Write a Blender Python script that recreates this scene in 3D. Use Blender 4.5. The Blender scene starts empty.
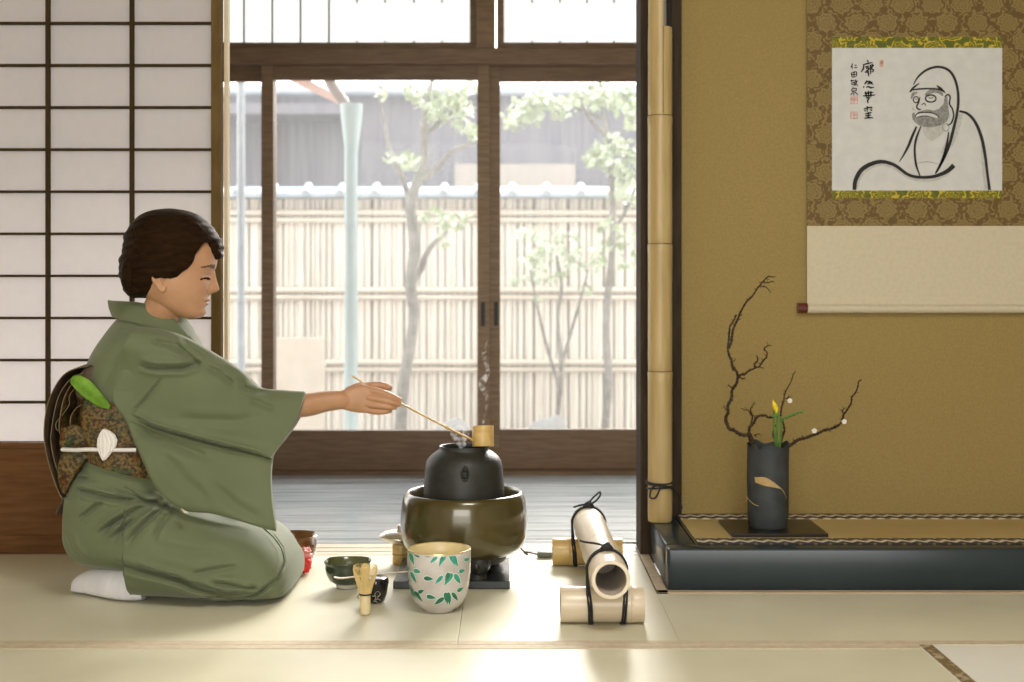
import bpy, bmesh, math, random
import numpy as np
from mathutils import Vector, Matrix, noise as mnoise

random.seed(7); np.random.seed(7)
S = bpy.context.scene
COL = S.collection
PI = math.pi

# ------------------------------------------------------------------ camera, sky, lights, exposure
F, CX, HY, HC = 1300.0, 512.0, 288.0, 0.74           # focal length in px, principal x, horizon y, eye height (m)
cam = bpy.data.cameras.new('camera'); cam_o = bpy.data.objects.new('camera', cam); COL.objects.link(cam_o)
cam.sensor_width = 36; cam.lens = 36 * F / 1024; cam.shift_y = -(341 - HY) / 1024
cam_o.location = (0, 0, HC); cam_o.rotation_euler = (PI / 2, 0, 0)
cam.clip_start = 0.05; cam.clip_end = 200
cam.dof.use_dof = True; cam.dof.focus_distance = 3.12; cam.dof.aperture_fstop = 3.2
S.camera = cam_o

w = bpy.data.worlds.new('sky'); S.world = w; w.use_nodes = True
nt = w.node_tree; bgn = nt.nodes['Background']
tc = nt.nodes.new('ShaderNodeTexCoord'); sx = nt.nodes.new('ShaderNodeSeparateXYZ')
cr = nt.nodes.new('ShaderNodeValToRGB')
nt.links.new(tc.outputs['Generated'], sx.inputs[0]); nt.links.new(sx.outputs['Z'], cr.inputs[0])
cr.color_ramp.elements[0].position = 0.0; cr.color_ramp.elements[0].color = (1.0, 0.97, 0.93, 1)
cr.color_ramp.elements[1].position = 0.8; cr.color_ramp.elements[1].color = (0.86, 0.94, 1.0, 1)
nt.links.new(cr.outputs[0], bgn.inputs['Color']); bgn.inputs['Strength'].default_value = 3.4

def area(name, loc, rot, sx_, sy_, power, color):
    l = bpy.data.lights.new(name, 'AREA'); l.shape = 'RECTANGLE'; l.size = sx_; l.size_y = sy_
    l.energy = power; l.color = color
    o = bpy.data.objects.new(name, l); COL.objects.link(o); o.location = loc; o.rotation_euler = rot
    return o
sun = bpy.data.lights.new('hazy_sun', 'SUN'); sun.energy = 7.5; sun.angle = math.radians(24); sun.color = (1.0, 0.965, 0.90)
sun_o = bpy.data.objects.new('hazy_sun', sun); COL.objects.link(sun_o); sun_o.location = (2, 9, 6)
sun_o.rotation_euler = Vector((-0.24, -1.0, -0.50)).to_track_quat('-Z', 'Y').to_euler()
# daylight from the garden doors at the other end of the room, behind the viewer
area('daylight_rear', (-0.4, -3.4, 1.7), (-PI / 2 * 1.10 + PI, 0, 0), 3.4, 1.2, 52, (1.0, 0.985, 0.95))
# added overhead fill to brighten the front mats, ahead of the viewer
area('overhead_fill', (0.35, 1.15, 2.36), (0, 0, 0), 0.9, 0.9, 40, (1.0, 0.975, 0.92))
S.view_settings.view_transform = 'Standard'; S.view_settings.look = 'None'
S.view_settings.exposure = 0.28; S.view_settings.gamma = 1.0; S.view_settings.use_curve_mapping = False
try:
    S.cycles.use_denoising = True
    S.cycles.max_bounces = 10; S.cycles.transparent_max_bounces = 16
    S.cycles.sample_clamp_indirect = 6.0
    S.cycles.caustics_reflective = False; S.cycles.caustics_refractive = False
except Exception:
    pass

# ------------------------------------------------------------------ helpers
def W(px, py, d):
    return np.array([(px - CX) * d / F, d, HC - (py - HY) * d / F])
def XW(px, d): return (px - CX) * d / F
def ZW(py, d): return HC - (py - HY) * d / F

def mat(name, c1, c2=None, scale=8.0, stretch=(1, 1, 1), rough=0.6, spec=0.5, metal=0.0, bump=0.0, bscale=None,
        bstretch=None, lo=0.35, hi=0.65, coat=0.0, sheen=0.0, detail=4.0, bdist=0.002, r2=None):
    m = bpy.data.materials.new(name); m.use_nodes = True
    t = m.node_tree; n = t.nodes; b = n['Principled BSDF']
    b.inputs['Base Color'].default_value = (*c1, 1); b.inputs['Roughness'].default_value = rough
    b.inputs['Specular IOR Level'].default_value = spec; b.inputs['Metallic'].default_value = metal
    b.inputs['Coat Weight'].default_value = coat; b.inputs['Coat Roughness'].default_value = 0.08
    if sheen: b.inputs['Sheen Weight'].default_value = sheen
    co = n.new('ShaderNodeTexCoord')
    def noise(sc, st):
        mp = n.new('ShaderNodeMapping'); mp.inputs['Scale'].default_value = st
        t.links.new(co.outputs['Object'], mp.inputs['Vector'])
        nz = n.new('ShaderNodeTexNoise'); nz.inputs['Scale'].default_value = sc; nz.inputs['Detail'].default_value = detail
        t.links.new(mp.outputs[0], nz.inputs['Vector']); return nz
    if c2 is not None:
        nz = noise(scale, stretch)
        r = n.new('ShaderNodeValToRGB'); r.color_ramp.elements[0].position = lo; r.color_ramp.elements[1].position = hi
        r.color_ramp.elements[0].color = (*c1, 1); r.color_ramp.elements[1].color = (*c2, 1)
        t.links.new(nz.outputs['Fac'], r.inputs[0]); t.links.new(r.outputs[0], b.inputs['Base Color'])
        if r2 is not None:
            mr = n.new('ShaderNodeMapRange'); mr.inputs['To Min'].default_value = rough; mr.inputs['To Max'].default_value = r2
            t.links.new(nz.outputs['Fac'], mr.inputs['Value']); t.links.new(mr.outputs[0], b.inputs['Roughness'])
    if bump:
        nz = noise(bscale or scale, bstretch or stretch)
        bp = n.new('ShaderNodeBump'); bp.inputs['Strength'].default_value = bump; bp.inputs['Distance'].default_value = bdist
        t.links.new(nz.outputs['Fac'], bp.inputs['Height']); t.links.new(bp.outputs[0], b.inputs['Normal'])
    return m

class MB:
    def __init__(self): self.v = []; self.f = []; self.m = []
    def add(self, vf, mi=0):
        v, f = vf; o = len(self.v)
        self.v.extend([tuple(map(float, p)) for p in v]); self.f.extend([tuple(int(i) + o for i in q) for q in f]); self.m.extend([mi] * len(f))
        return self

def root_loc(p):
    l = Vector((0, 0, 0))
    while p is not None: l += p.location; p = p.parent
    return l

def build(name, mb, mats, parent=None, smooth=True, origin=None, angle=None, normals=True):
    if not isinstance(mb, MB): mb = MB().add(mb)
    if not isinstance(mats, (list, tuple)): mats = [mats]
    if parent is not None: off = root_loc(parent)
    else: off = Vector(origin) if origin is not None else Vector((0, 0, 0))
    me = bpy.data.meshes.new(name)
    me.from_pydata([(v[0] - off.x, v[1] - off.y, v[2] - off.z) for v in mb.v], [], mb.f)
    for m in mats: me.materials.append(m)
    for p, i in zip(me.polygons, mb.m): p.material_index = i; p.use_smooth = smooth
    if normals:
        bm = bmesh.new(); bm.from_mesh(me); bmesh.ops.recalc_face_normals(bm, faces=bm.faces); bm.to_mesh(me); bm.free()
    if smooth:
        try: me.set_sharp_from_angle(angle=math.radians(angle if angle else 40))
        except Exception: pass
    o = bpy.data.objects.new(name, me); COL.objects.link(o)
    if parent is not None: o.parent = parent
    elif origin is not None: o.location = off
    return o

def tag(o, label=None, cat=None, group=None, kind=None):
    if label: o['label'] = label
    if cat: o['category'] = cat
    if group: o['group'] = group
    if kind: o['kind'] = kind
    return o
def thing(name, loc, label, cat, group=None, kind=None):
    o = bpy.data.objects.new(name, None); COL.objects.link(o); o.location = tuple(map(float, loc)); o.empty_display_size = 0.05
    return tag(o, label, cat, group, kind)
def struct(name, mb, m, smooth=False, parent=None, **k):
    o = build(name, mb, m, parent, smooth, **k)
    if parent is None: o['kind'] = 'structure'
    return o

def box(x0, x1, y0, y1, z0, z1, bev=0.0):
    if bev <= 0:
        v = [(x, y, z) for x in (x0, x1) for y in (y0, y1) for z in (z0, z1)]
        return v, [(0, 1, 3, 2), (4, 6, 7, 5), (0, 4, 5, 1), (2, 3, 7, 6), (0, 2, 6, 4), (1, 5, 7, 3)]
    bm = bmesh.new(); bmesh.ops.create_cube(bm, size=1)
    for q in bm.verts: q.co = ((x0 + x1) / 2 + q.co.x * (x1 - x0), (y0 + y1) / 2 + q.co.y * (y1 - y0), (z0 + z1) / 2 + q.co.z * (z1 - z0))
    bmesh.ops.bevel(bm, geom=list(bm.edges), offset=bev, segments=2, affect='EDGES', profile=0.5)
    bm.verts.index_update()
    r = [tuple(q.co) for q in bm.verts], [tuple(q.index for q in f.verts) for f in bm.faces]
    bm.free(); return r

def loft(rings, cap=True, closed=True):
    n = len(rings[0]); v = []; f = []
    for r in rings: v.extend([tuple(p) for p in r])
    m = n if closed else n - 1
    for i in range(len(rings) - 1):
        for j in range(m):
            a, b = i * n + j, i * n + (j + 1) % n
            f.append((a, b, b + n, a + n))
    if cap:
        for k in (0, len(rings) - 1):
            c = np.mean(np.array(rings[k]), axis=0); ci = len(v); v.append(tuple(c))
            for j in range(n):
                a, b = k * n + j, k * n + (j + 1) % n
                f.append((ci, b, a) if k == 0 else (ci, a, b))
    return v, f

def lathe(c, prof, n=48, closed_profile=False):
    """prof: list of (r, z) world z offsets from c; radii of 0 close the ends."""
    v = []; f = []; P = len(prof)
    for r, z in prof:
        for j in range(n):
            a = 2 * PI * j / n; v.append((c[0] + r * math.cos(a), c[1] + r * math.sin(a), c[2] + z))
    rng = P if closed_profile else P - 1
    for i in range(rng):
        for j in range(n):
            a, b = i * n + j, i * n + (j + 1) % n; a2, b2 = ((i + 1) % P) * n + j, ((i + 1) % P) * n + (j + 1) % n
            f.append((a, b, b2, a2))
    return v, f

def spline(pts, n):
    p = np.array(pts, float)
    if len(p) < 3: return [p[0] + (p[-1] - p[0]) * t for t in np.linspace(0, 1, n)]
    seg = np.r_[0, np.cumsum(np.linalg.norm(np.diff(p[:, :3], axis=0), axis=1) + 1e-9)]
    q = np.vstack([2 * p[0] - p[1], p, 2 * p[-1] - p[-2]])
    out = []
    for s in np.linspace(0, seg[-1], n):
        i = min(max(int(np.searchsorted(seg, s, 'right') - 1), 0), len(p) - 2)
        t = (s - seg[i]) / (seg[i + 1] - seg[i])
        a, b, c, d = q[i], q[i + 1], q[i + 2], q[i + 3]
        out.append(0.5 * ((2 * b) + (-a + c) * t + (2 * a - 5 * b + 4 * c - d) * t * t + (-a + 3 * b - 3 * c + d) * t ** 3))
    return out

def tube(path, rad, n=10, cap=True, squash=None):
    p = np.array([q[:3] for q in path], float); k = len(p)
    if np.isscalar(rad): rad = [rad] * k
    T = np.gradient(p, axis=0); T /= np.linalg.norm(T, axis=1)[:, None] + 1e-12
    up = np.array([0, 0, 1.0]) if abs(T[0][2]) < 0.9 else np.array([1.0, 0, 0])
    N = np.cross(up, T[0]); N /= np.linalg.norm(N)
    rings = []
    for i in range(k):
        N = N - T[i] * np.dot(N, T[i]); N /= np.linalg.norm(N) + 1e-12
        B = np.cross(T[i], N)
        a1, a2 = (1, 1) if squash is None else squash
        rings.append([p[i] + rad[i] * (a1 * math.cos(2 * PI * j / n) * N + a2 * math.sin(2 * PI * j / n) * B) for j in range(n)])
    return loft(rings, cap)

def stube(pts, rad, n=10, k=24, squash=None):
    p = [np.r_[np.array(q, float), r] for q, r in zip(pts, rad)] if not np.isscalar(rad) else [np.r_[np.array(q, float), rad] for q in pts]
    s = spline(p, k)
    return tube([q[:3] for q in s], [max(q[3], 1e-4) for q in s], n, True, squash)

def pchip(x, y, xi):
    x = np.array(x, float); y = np.array(y, float); xi = np.array(xi, float)
    h = np.diff(x); d = np.diff(y) / h; m = np.zeros(len(x))
    for i in range(1, len(x) - 1):
        if d[i - 1] * d[i] > 0:
            w1 = 2 * h[i] + h[i - 1]; w2 = h[i] + 2 * h[i - 1]; m[i] = (w1 + w2) / (w1 / d[i - 1] + w2 / d[i])
    m[0], m[-1] = d[0], d[-1]
    k = np.clip(np.searchsorted(x, xi) - 1, 0, len(x) - 2); t = (xi - x[k]) / h[k]
    return ((1 + 2 * t) * (1 - t) ** 2 * y[k] + t * (1 - t) ** 2 * h[k] * m[k] + t * t * (3 - 2 * t) * y[k + 1] + t * t * (t - 1) * h[k] * m[k + 1])

def spow(c, e): return math.copysign(abs(c) ** e, c)
def sstep(a, b, x):
    t = np.clip((x - a) / (b - a), 0, 1); return t * t * (3 - 2 * t)
def polydist(P, pl):
    """distance from points P (n,2) to polyline pl, and the arc parameter 0..1"""
    P = np.asarray(P, float); pl = np.asarray(pl, float)
    best = np.full(len(P), 1e9); bt = np.zeros(len(P)); L = np.r_[0, np.cumsum(np.linalg.norm(np.diff(pl, axis=0), axis=1))]
    for i in range(len(pl) - 1):
        a, b = pl[i], pl[i + 1]; ab = b - a
        t = np.clip(((P - a) @ ab) / (ab @ ab), 0, 1); dd = np.linalg.norm(P - (a + t[:, None] * ab), axis=1)
        k = dd < best; best[k] = dd[k]; bt[k] = (L[i] + t[k] * (L[i + 1] - L[i])) / L[-1]
    return best, bt
def inpoly(P, poly):
    P = np.asarray(P, float); poly = np.asarray(poly, float); c = np.zeros(len(P), bool)
    for i in range(len(poly)):
        a, b = poly[i], poly[i - 1]
        k = ((a[1] > P[:, 1]) != (b[1] > P[:, 1]))
        with np.errstate(divide='ignore', invalid='ignore'):
            c ^= k & (P[:, 0] < (b[0] - a[0]) * (P[:, 1] - a[1]) / (b[1] - a[1]) + a[0])
    return c

# ------------------------------------------------------------------ materials
M = {}
M['tatami'] = mat('tatami_rush', (0.58, 0.555, 0.41), (0.65, 0.625, 0.475), 3.0, (1, 1, 1), rough=0.42, spec=0.4, bump=0.35, bscale=260, bstretch=(0.12, 1, 1), bdist=0.001)
M['tatami_side'] = mat('tatami_rush_turned', (0.72, 0.715, 0.65), (0.77, 0.765, 0.70), 3.0, rough=0.40, spec=0.6, bump=0.35, bscale=260, bstretch=(1, 0.12, 1), bdist=0.001)
M['heri'] = mat('plain_border_cloth', (0.50, 0.42, 0.29), (0.58, 0.50, 0.37), 60, rough=0.7)
M['heri_pat'] = mat('figured_border_cloth', (0.17, 0.115, 0.045), (0.42, 0.35, 0.22), 55, rough=0.7, lo=0.5, hi=0.62)
M['stile_wood'] = mat('brown_stile_wood', (0.105, 0.066, 0.022), (0.14, 0.090, 0.032), 12, (4, 4, 1), rough=0.6, spec=0.1)
M['lit_wood'] = mat('lit_strip_wood', (0.66, 0.54, 0.36), (0.72, 0.60, 0.42), 9, (12, 12, 1), rough=0.5)  # window light on the screen's side edge put into this pale tone
M['tan_wood'] = mat('pale_sill_wood', (0.42, 0.32, 0.20), (0.52, 0.42, 0.28), 9, (1, 12, 12), rough=0.5)
M['dark_wood'] = mat('dark_door_wood', (0.125, 0.082, 0.050), (0.175, 0.120, 0.076), 10, (1, 1, 9), rough=0.5, spec=0.2, bump=0.1, bscale=60)
M['rail_wood'] = mat('dark_rail_wood', (0.105, 0.067, 0.043), (0.145, 0.097, 0.064), 10, (1, 9, 9), rough=0.5, spec=0.2, bump=0.1, bscale=60)
M['shoji_wood'] = mat('brown_lattice_wood', (0.036, 0.022, 0.007), (0.052, 0.032, 0.011), 12, (4, 4, 1), rough=0.6, spec=0.08)
M['shoji_panel'] = mat('brown_panel_wood', (0.100, 0.043, 0.013), (0.145, 0.068, 0.024), 7, (1, 6, 9), rough=0.6, spec=0.12)
M['post_wood'] = mat('dark_post_wood', (0.030, 0.020, 0.012), (0.05, 0.034, 0.02), 8, (8, 8, 1), rough=0.6, spec=0.1)
M['veranda'] = mat('veranda_boards', (0.20, 0.235, 0.26), (0.38, 0.415, 0.45), 4, (0.5, 11, 1), rough=0.13, spec=0.42, bump=0.06, bscale=30, bstretch=(0.4, 8, 1), r2=0.20)
M['sand_wall'] = mat('ochre_sand_plaster', (0.275, 0.20, 0.072), (0.31, 0.228, 0.086), 160, rough=0.85, spec=0.2, bump=0.4, bscale=320, bdist=0.001)
M['plaster'] = mat('pale_plaster', (0.62, 0.56, 0.44), (0.66, 0.60, 0.48), 40, rough=0.9, spec=0.2)
M['ceiling'] = mat('ceiling_boards', (0.40, 0.30, 0.19), (0.46, 0.36, 0.23), 6, (1, 10, 1), rough=0.6)
M['lacquer'] = mat('black_lacquer', (0.016, 0.027, 0.032), (0.021, 0.033, 0.038), 4, rough=0.22, spec=0.35)
M['toko_tatami'] = mat('alcove_rush', (0.40, 0.30, 0.12), (0.46, 0.35, 0.15), 5, rough=0.55, bump=0.3, bscale=240, bstretch=(0.12, 1, 1), bdist=0.001)
M['bamboo'] = mat('aged_bamboo', (0.36, 0.255, 0.10), (0.46, 0.345, 0.155), 5, (9, 9, 0.8), rough=0.38, spec=0.5)
M['bamboo_node'] = mat('bamboo_node_dark', (0.17, 0.105, 0.04), rough=0.6)
M['cream_bamboo'] = mat('cream_bamboo', (0.60, 0.50, 0.36), (0.67, 0.58, 0.44), 5, (1.5, 9, 9), rough=0.30, spec=0.55)
M['gold_bamboo'] = mat('golden_bamboo', (0.50, 0.33, 0.10), (0.60, 0.42, 0.16), 7, (2, 9, 9), rough=0.32)
M['tube_bamboo'] = mat('pale_bamboo_tube', (0.62, 0.53, 0.40), (0.70, 0.62, 0.49), 5, (9, 0.8, 9), rough=0.40, spec=0.4)
M['bamboo_in'] = mat('bamboo_hollow', (0.44, 0.37, 0.30), (0.52, 0.45, 0.37), 9, rough=0.7)
M['cut'] = mat('bamboo_cut_edge', (0.75, 0.66, 0.52), rough=0.6)
M['cord'] = mat('black_cord', (0.008, 0.008, 0.009), (0.02, 0.02, 0.022), 300, rough=0.7)
M['iron'] = mat('cast_iron', (0.014, 0.015, 0.012), (0.023, 0.024, 0.020), 60, rough=0.50, spec=0.5, bump=0.25, bscale=260, bdist=0.001)
M['bronze'] = mat('lustrous_brown_bronze', (0.060, 0.046, 0.011), (0.076, 0.059, 0.015), 4, rough=0.28, spec=0.5, metal=0.25, coat=0.8)
M['ash'] = mat('ash', (0.42, 0.40, 0.36), (0.5, 0.48, 0.44), 80, rough=0.95)
M['black_tile'] = mat('black_tile', (0.02, 0.026, 0.028), (0.026, 0.032, 0.034), 8, rough=0.22, spec=0.6)
M['white_glaze'] = mat('grey_white_glaze', (0.46, 0.425, 0.405), (0.58, 0.55, 0.53), 16, rough=0.22, spec=0.5, coat=0.3)
M['cream_glaze'] = mat('cream_glaze', (0.74, 0.62, 0.34), rough=0.28)
M['gold_rim'] = mat('gilt_rim', (0.60, 0.47, 0.20), rough=0.3, metal=0.6)
M['leaf_green'] = mat('painted_leaf_green', (0.02, 0.20, 0.12), (0.015, 0.10, 0.06), 60, rough=0.3)
M['leaf_teal'] = mat('painted_leaf_teal', (0.05, 0.36, 0.26), (0.03, 0.24, 0.18), 60, rough=0.3)
M['leaf_pale'] = mat('painted_leaf_edge', (0.62, 0.70, 0.62), rough=0.3)
M['green_glaze'] = mat('dark_green_glaze', (0.012, 0.026, 0.016), (0.045, 0.062, 0.034), 26, rough=0.15, coat=0.5)
M['green_in'] = mat('olive_glaze', (0.075, 0.085, 0.030), (0.11, 0.12, 0.05), 30, rough=0.2, coat=0.4)
M['raw_clay'] = mat('bare_clay', (0.55, 0.50, 0.42), rough=0.8)
M['black_gloss'] = mat('black_gloss', (0.008, 0.008, 0.009), rough=0.12, coat=0.5)
M['silver'] = mat('silver_inlay', (0.50, 0.46, 0.38), rough=0.35, metal=0.7)
M['whisk'] = mat('whisk_bamboo', (0.66, 0.50, 0.20), (0.74, 0.58, 0.28), 40, (4, 4, 1), rough=0.5)
M['whisk_handle'] = mat('whisk_handle_bamboo', (0.66, 0.54, 0.30), (0.72, 0.62, 0.38), 20, (4, 4, 1), rough=0.45)
M['scoop'] = mat('pale_scoop_bamboo', (0.66, 0.54, 0.44), (0.72, 0.62, 0.52), 30, rough=0.4)
M['brown_glaze'] = mat('brown_glaze', (0.13, 0.055, 0.016), (0.20, 0.095, 0.03), 22, rough=0.2, coat=0.4)
M['red_silk'] = mat('red_silk', (0.68, 0.022, 0.02), (0.76, 0.04, 0.035), 20, rough=0.5)
M['pink_silk'] = mat('pink_silk', (0.78, 0.24, 0.22), (0.80, 0.32, 0.30), 20, rough=0.5)
M['lid'] = mat('polished_lid_metal', (0.62, 0.58, 0.50), (0.70, 0.66, 0.58), 14, rough=0.22, metal=0.85)
M['plastic'] = mat('grey_green_plastic', (0.10, 0.115, 0.095), rough=0.45)
M['vase'] = mat('slate_stoneware', (0.020, 0.025, 0.027), (0.040, 0.047, 0.049), 22, (1, 1, 1), rough=0.6, bump=0.5, bscale=45)
M['vase_tan'] = mat('bare_tan_patch', (0.42, 0.28, 0.11), (0.48, 0.34, 0.15), 60, rough=0.7)
M['wood_tray'] = mat('black_board', (0.014, 0.011, 0.008), rough=0.3)
M['bark'] = mat('dark_twig_bark', (0.034, 0.022, 0.013), (0.068, 0.047, 0.030), 60, rough=0.8, spec=0.1, bump=0.5, bscale=120)
M['white_petal'] = mat('white_petal', (0.78, 0.76, 0.70), rough=0.6)
M['yellow_petal'] = mat('yellow_petal', (0.80, 0.58, 0.02), rough=0.5)
M['stem_green'] = mat('green_stem', (0.05, 0.15, 0.02), (0.09, 0.22, 0.03), 40, rough=0.5)
M['skin'] = mat('skin', (0.43, 0.235, 0.13), (0.48, 0.265, 0.15), 30, rough=0.45, spec=0.4)
_b = M['skin'].node_tree.nodes['Principled BSDF']; _b.inputs['Subsurface Weight'].default_value = 0.12; _b.inputs['Subsurface Radius'].default_value = (0.01, 0.004, 0.002)
M['lips'] = mat('lips', (0.42, 0.165, 0.10), rough=0.5)
M['brow'] = mat('brow_hair', (0.10, 0.055, 0.032), rough=0.6)
M['lash'] = mat('lash_line', (0.022, 0.012, 0.008), rough=0.8, spec=0.05)
M['hair'] = mat('dark_brown_hair', (0.007, 0.0036, 0.002), (0.018, 0.009, 0.0045), 24, (1.2, 5, 6), rough=0.5, spec=0.16, bump=0.8, bscale=46, bstretch=(0.9, 5, 7), bdist=0.004)
M['hair'].node_tree.nodes['Principled BSDF'].inputs['Specular Tint'].default_value = (0.75, 0.42, 0.20, 1)
M['kimono'] = mat('sage_green_crepe', (0.118, 0.142, 0.074), (0.134, 0.160, 0.086), 6, rough=0.75, spec=0.25, bump=0.25, bscale=420, bdist=0.0008, sheen=0.15)
M['seam'] = mat('sage_green_seam', (0.10, 0.135, 0.05), rough=0.85)
M['lining'] = mat('pale_lining', (0.55, 0.55, 0.36), rough=0.8)
M['obiage'] = mat('leaf_green_silk', (0.11, 0.24, 0.022), (0.19, 0.36, 0.05), 40, rough=0.75, spec=0.2, bump=0.5, bscale=70)
M['white_cord'] = mat('white_braid', (0.78, 0.76, 0.74), (0.70, 0.68, 0.66), 300, rough=0.7)
M['tabi'] = mat('white_cotton', (0.76, 0.76, 0.80), (0.70, 0.70, 0.76), 30, rough=0.85, bump=0.2, bscale=60)
M['cream_silk'] = mat('cream_silk', (0.53, 0.465, 0.335), (0.57, 0.505, 0.37), 90, (1, 1, 1), rough=0.7)
M['painting_paper'] = mat('white_painting_paper', (0.55, 0.555, 0.548), (0.60, 0.605, 0.598), 30, rough=0.8)
M['ink'] = mat('black_ink', (0.014, 0.014, 0.015), rough=0.8)
M['ink_grey'] = mat('grey_ink_wash', (0.17, 0.17, 0.165), (0.30, 0.30, 0.29), 120, rough=0.8)
M['ink_pale'] = mat('pale_ink_wash', (0.42, 0.42, 0.40), (0.52, 0.52, 0.50), 90, rough=0.8)
M['seal'] = mat('faded_seal_red', (0.66, 0.33, 0.27), (0.72, 0.50, 0.44), 150, rough=0.8)
M['maroon'] = mat('maroon_roller_end', (0.10, 0.018, 0.012), rough=0.25, coat=0.4)
M['fence'] = mat('pale_bamboo_fence', (0.58, 0.525, 0.46), (0.70, 0.655, 0.59), 6, (9, 9, 0.6), rough=0.6)
M['fence_rail'] = mat('fence_rail_bamboo', (0.54, 0.48, 0.40), (0.62, 0.56, 0.48), 6, rough=0.5)
M['fence_dark'] = mat('fence_back', (0.38, 0.33, 0.27), rough=0.8)
M['tile'] = mat('grey_blue_tile', (0.30, 0.35, 0.40), (0.36, 0.41, 0.46), 12, rough=0.5)
M['house'] = mat('lilac_grey_boards', (0.095, 0.094, 0.112), (0.145, 0.140, 0.155), 3, (9, 1, 0.5), rough=0.8)
M['house_low'] = mat('beige_boards', (0.28, 0.25, 0.22), (0.33, 0.29, 0.26), 4, (9, 1, 0.5), rough=0.8)
M['pipe'] = mat('pale_teal_pipe', (0.29, 0.38, 0.40), (0.33, 0.42, 0.44), 6, rough=0.4)
M['pink_board'] = mat('pinkish_eave_board', (0.42, 0.26, 0.21), (0.46, 0.30, 0.25), 8, rough=0.6)
M['brown_pipe'] = mat('brown_gutter_pipe', (0.20, 0.145, 0.12), rough=0.5)
M['tree_bark'] = mat('grey_tree_bark', (0.17, 0.16, 0.14), (0.25, 0.235, 0.21), 20, rough=0.9)
M['leaves'] = mat('pale_green_leaves', (0.30, 0.38, 0.21), (0.42, 0.48, 0.32), 5, rough=0.45)
M['leaves2'] = mat('white_green_leaves', (0.40, 0.47, 0.32), (0.50, 0.55, 0.42), 5, rough=0.45)
M['ground'] = mat('garden_gravel', (0.32, 0.30, 0.26), (0.42, 0.40, 0.36), 20, rough=0.95)
M['stone'] = mat('garden_stone', (0.24, 0.24, 0.235), (0.32, 0.32, 0.31), 6, rough=0.9)

def glass_mat(name, veil, tint=1.0):
    m = bpy.data.materials.new(name); m.use_nodes = True; t = m.node_tree; n = t.nodes; n.clear()
    out = n.new('ShaderNodeOutputMaterial'); tr = n.new('ShaderNodeBsdfTransparent'); tr.inputs['Color'].default_value = (tint, tint * 0.985, tint * 0.97, 1); gl = n.new('ShaderNodeBsdfGlossy'); gl.inputs['Roughness'].default_value = 0.02
    fr = n.new('ShaderNodeFresnel'); fr.inputs['IOR'].default_value = 1.12; mx = n.new('ShaderNodeMixShader')
    t.links.new(fr.outputs[0], mx.inputs[0]); t.links.new(tr.outputs[0], mx.inputs[1]); t.links.new(gl.outputs[0], mx.inputs[2])
    tl = n.new('ShaderNodeBsdfTranslucent'); tl.inputs['Color'].default_value = (0.95, 0.97, 1, 1); m2 = n.new('ShaderNodeMixShader'); m2.inputs[0].default_value = veil  # translucent share puts a milky veil into the pane
    t.links.new(mx.outputs[0], m2.inputs[1]); t.links.new(tl.outputs[0], m2.inputs[2]); t.links.new(m2.outputs[0], out.inputs[0])
    return m
M['glass'] = glass_mat('hazed_window_glass', 0.038)  # haze over the garden view painted into the glass
M['tint_glass'] = glass_mat('pale_transom_glass', 0.10, 0.48)
def paper_mat():
    m = bpy.data.materials.new('shoji_paper'); m.use_nodes = True; t = m.node_tree; n = t.nodes; n.clear()
    out = n.new('ShaderNodeOutputMaterial'); d = n.new('ShaderNodeBsdfDiffuse'); tl = n.new('ShaderNodeBsdfTranslucent'); mx = n.new('ShaderNodeMixShader'); mx.inputs[0].default_value = 0.60
    co = n.new('ShaderNodeTexCoord'); nz = n.new('ShaderNodeTexNoise'); nz.inputs['Scale'].default_value = 45; nz.inputs['Detail'].default_value = 6
    r = n.new('ShaderNodeValToRGB'); r.color_ramp.elements[0].color = (0.67, 0.645, 0.645, 1); r.color_ramp.elements[1].color = (0.72, 0.695, 0.695, 1)
    t.links.new(co.outputs['Object'], nz.inputs['Vector']); t.links.new(nz.outputs['Fac'], r.inputs[0])
    for q in (d, tl): t.links.new(r.outputs[0], q.inputs['Color'])
    t.links.new(d.outputs[0], mx.inputs[1]); t.links.new(tl.outputs[0], mx.inputs[2]); t.links.new(mx.outputs[0], out.inputs[0])
    return m
M['paper'] = paper_mat()

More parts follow.
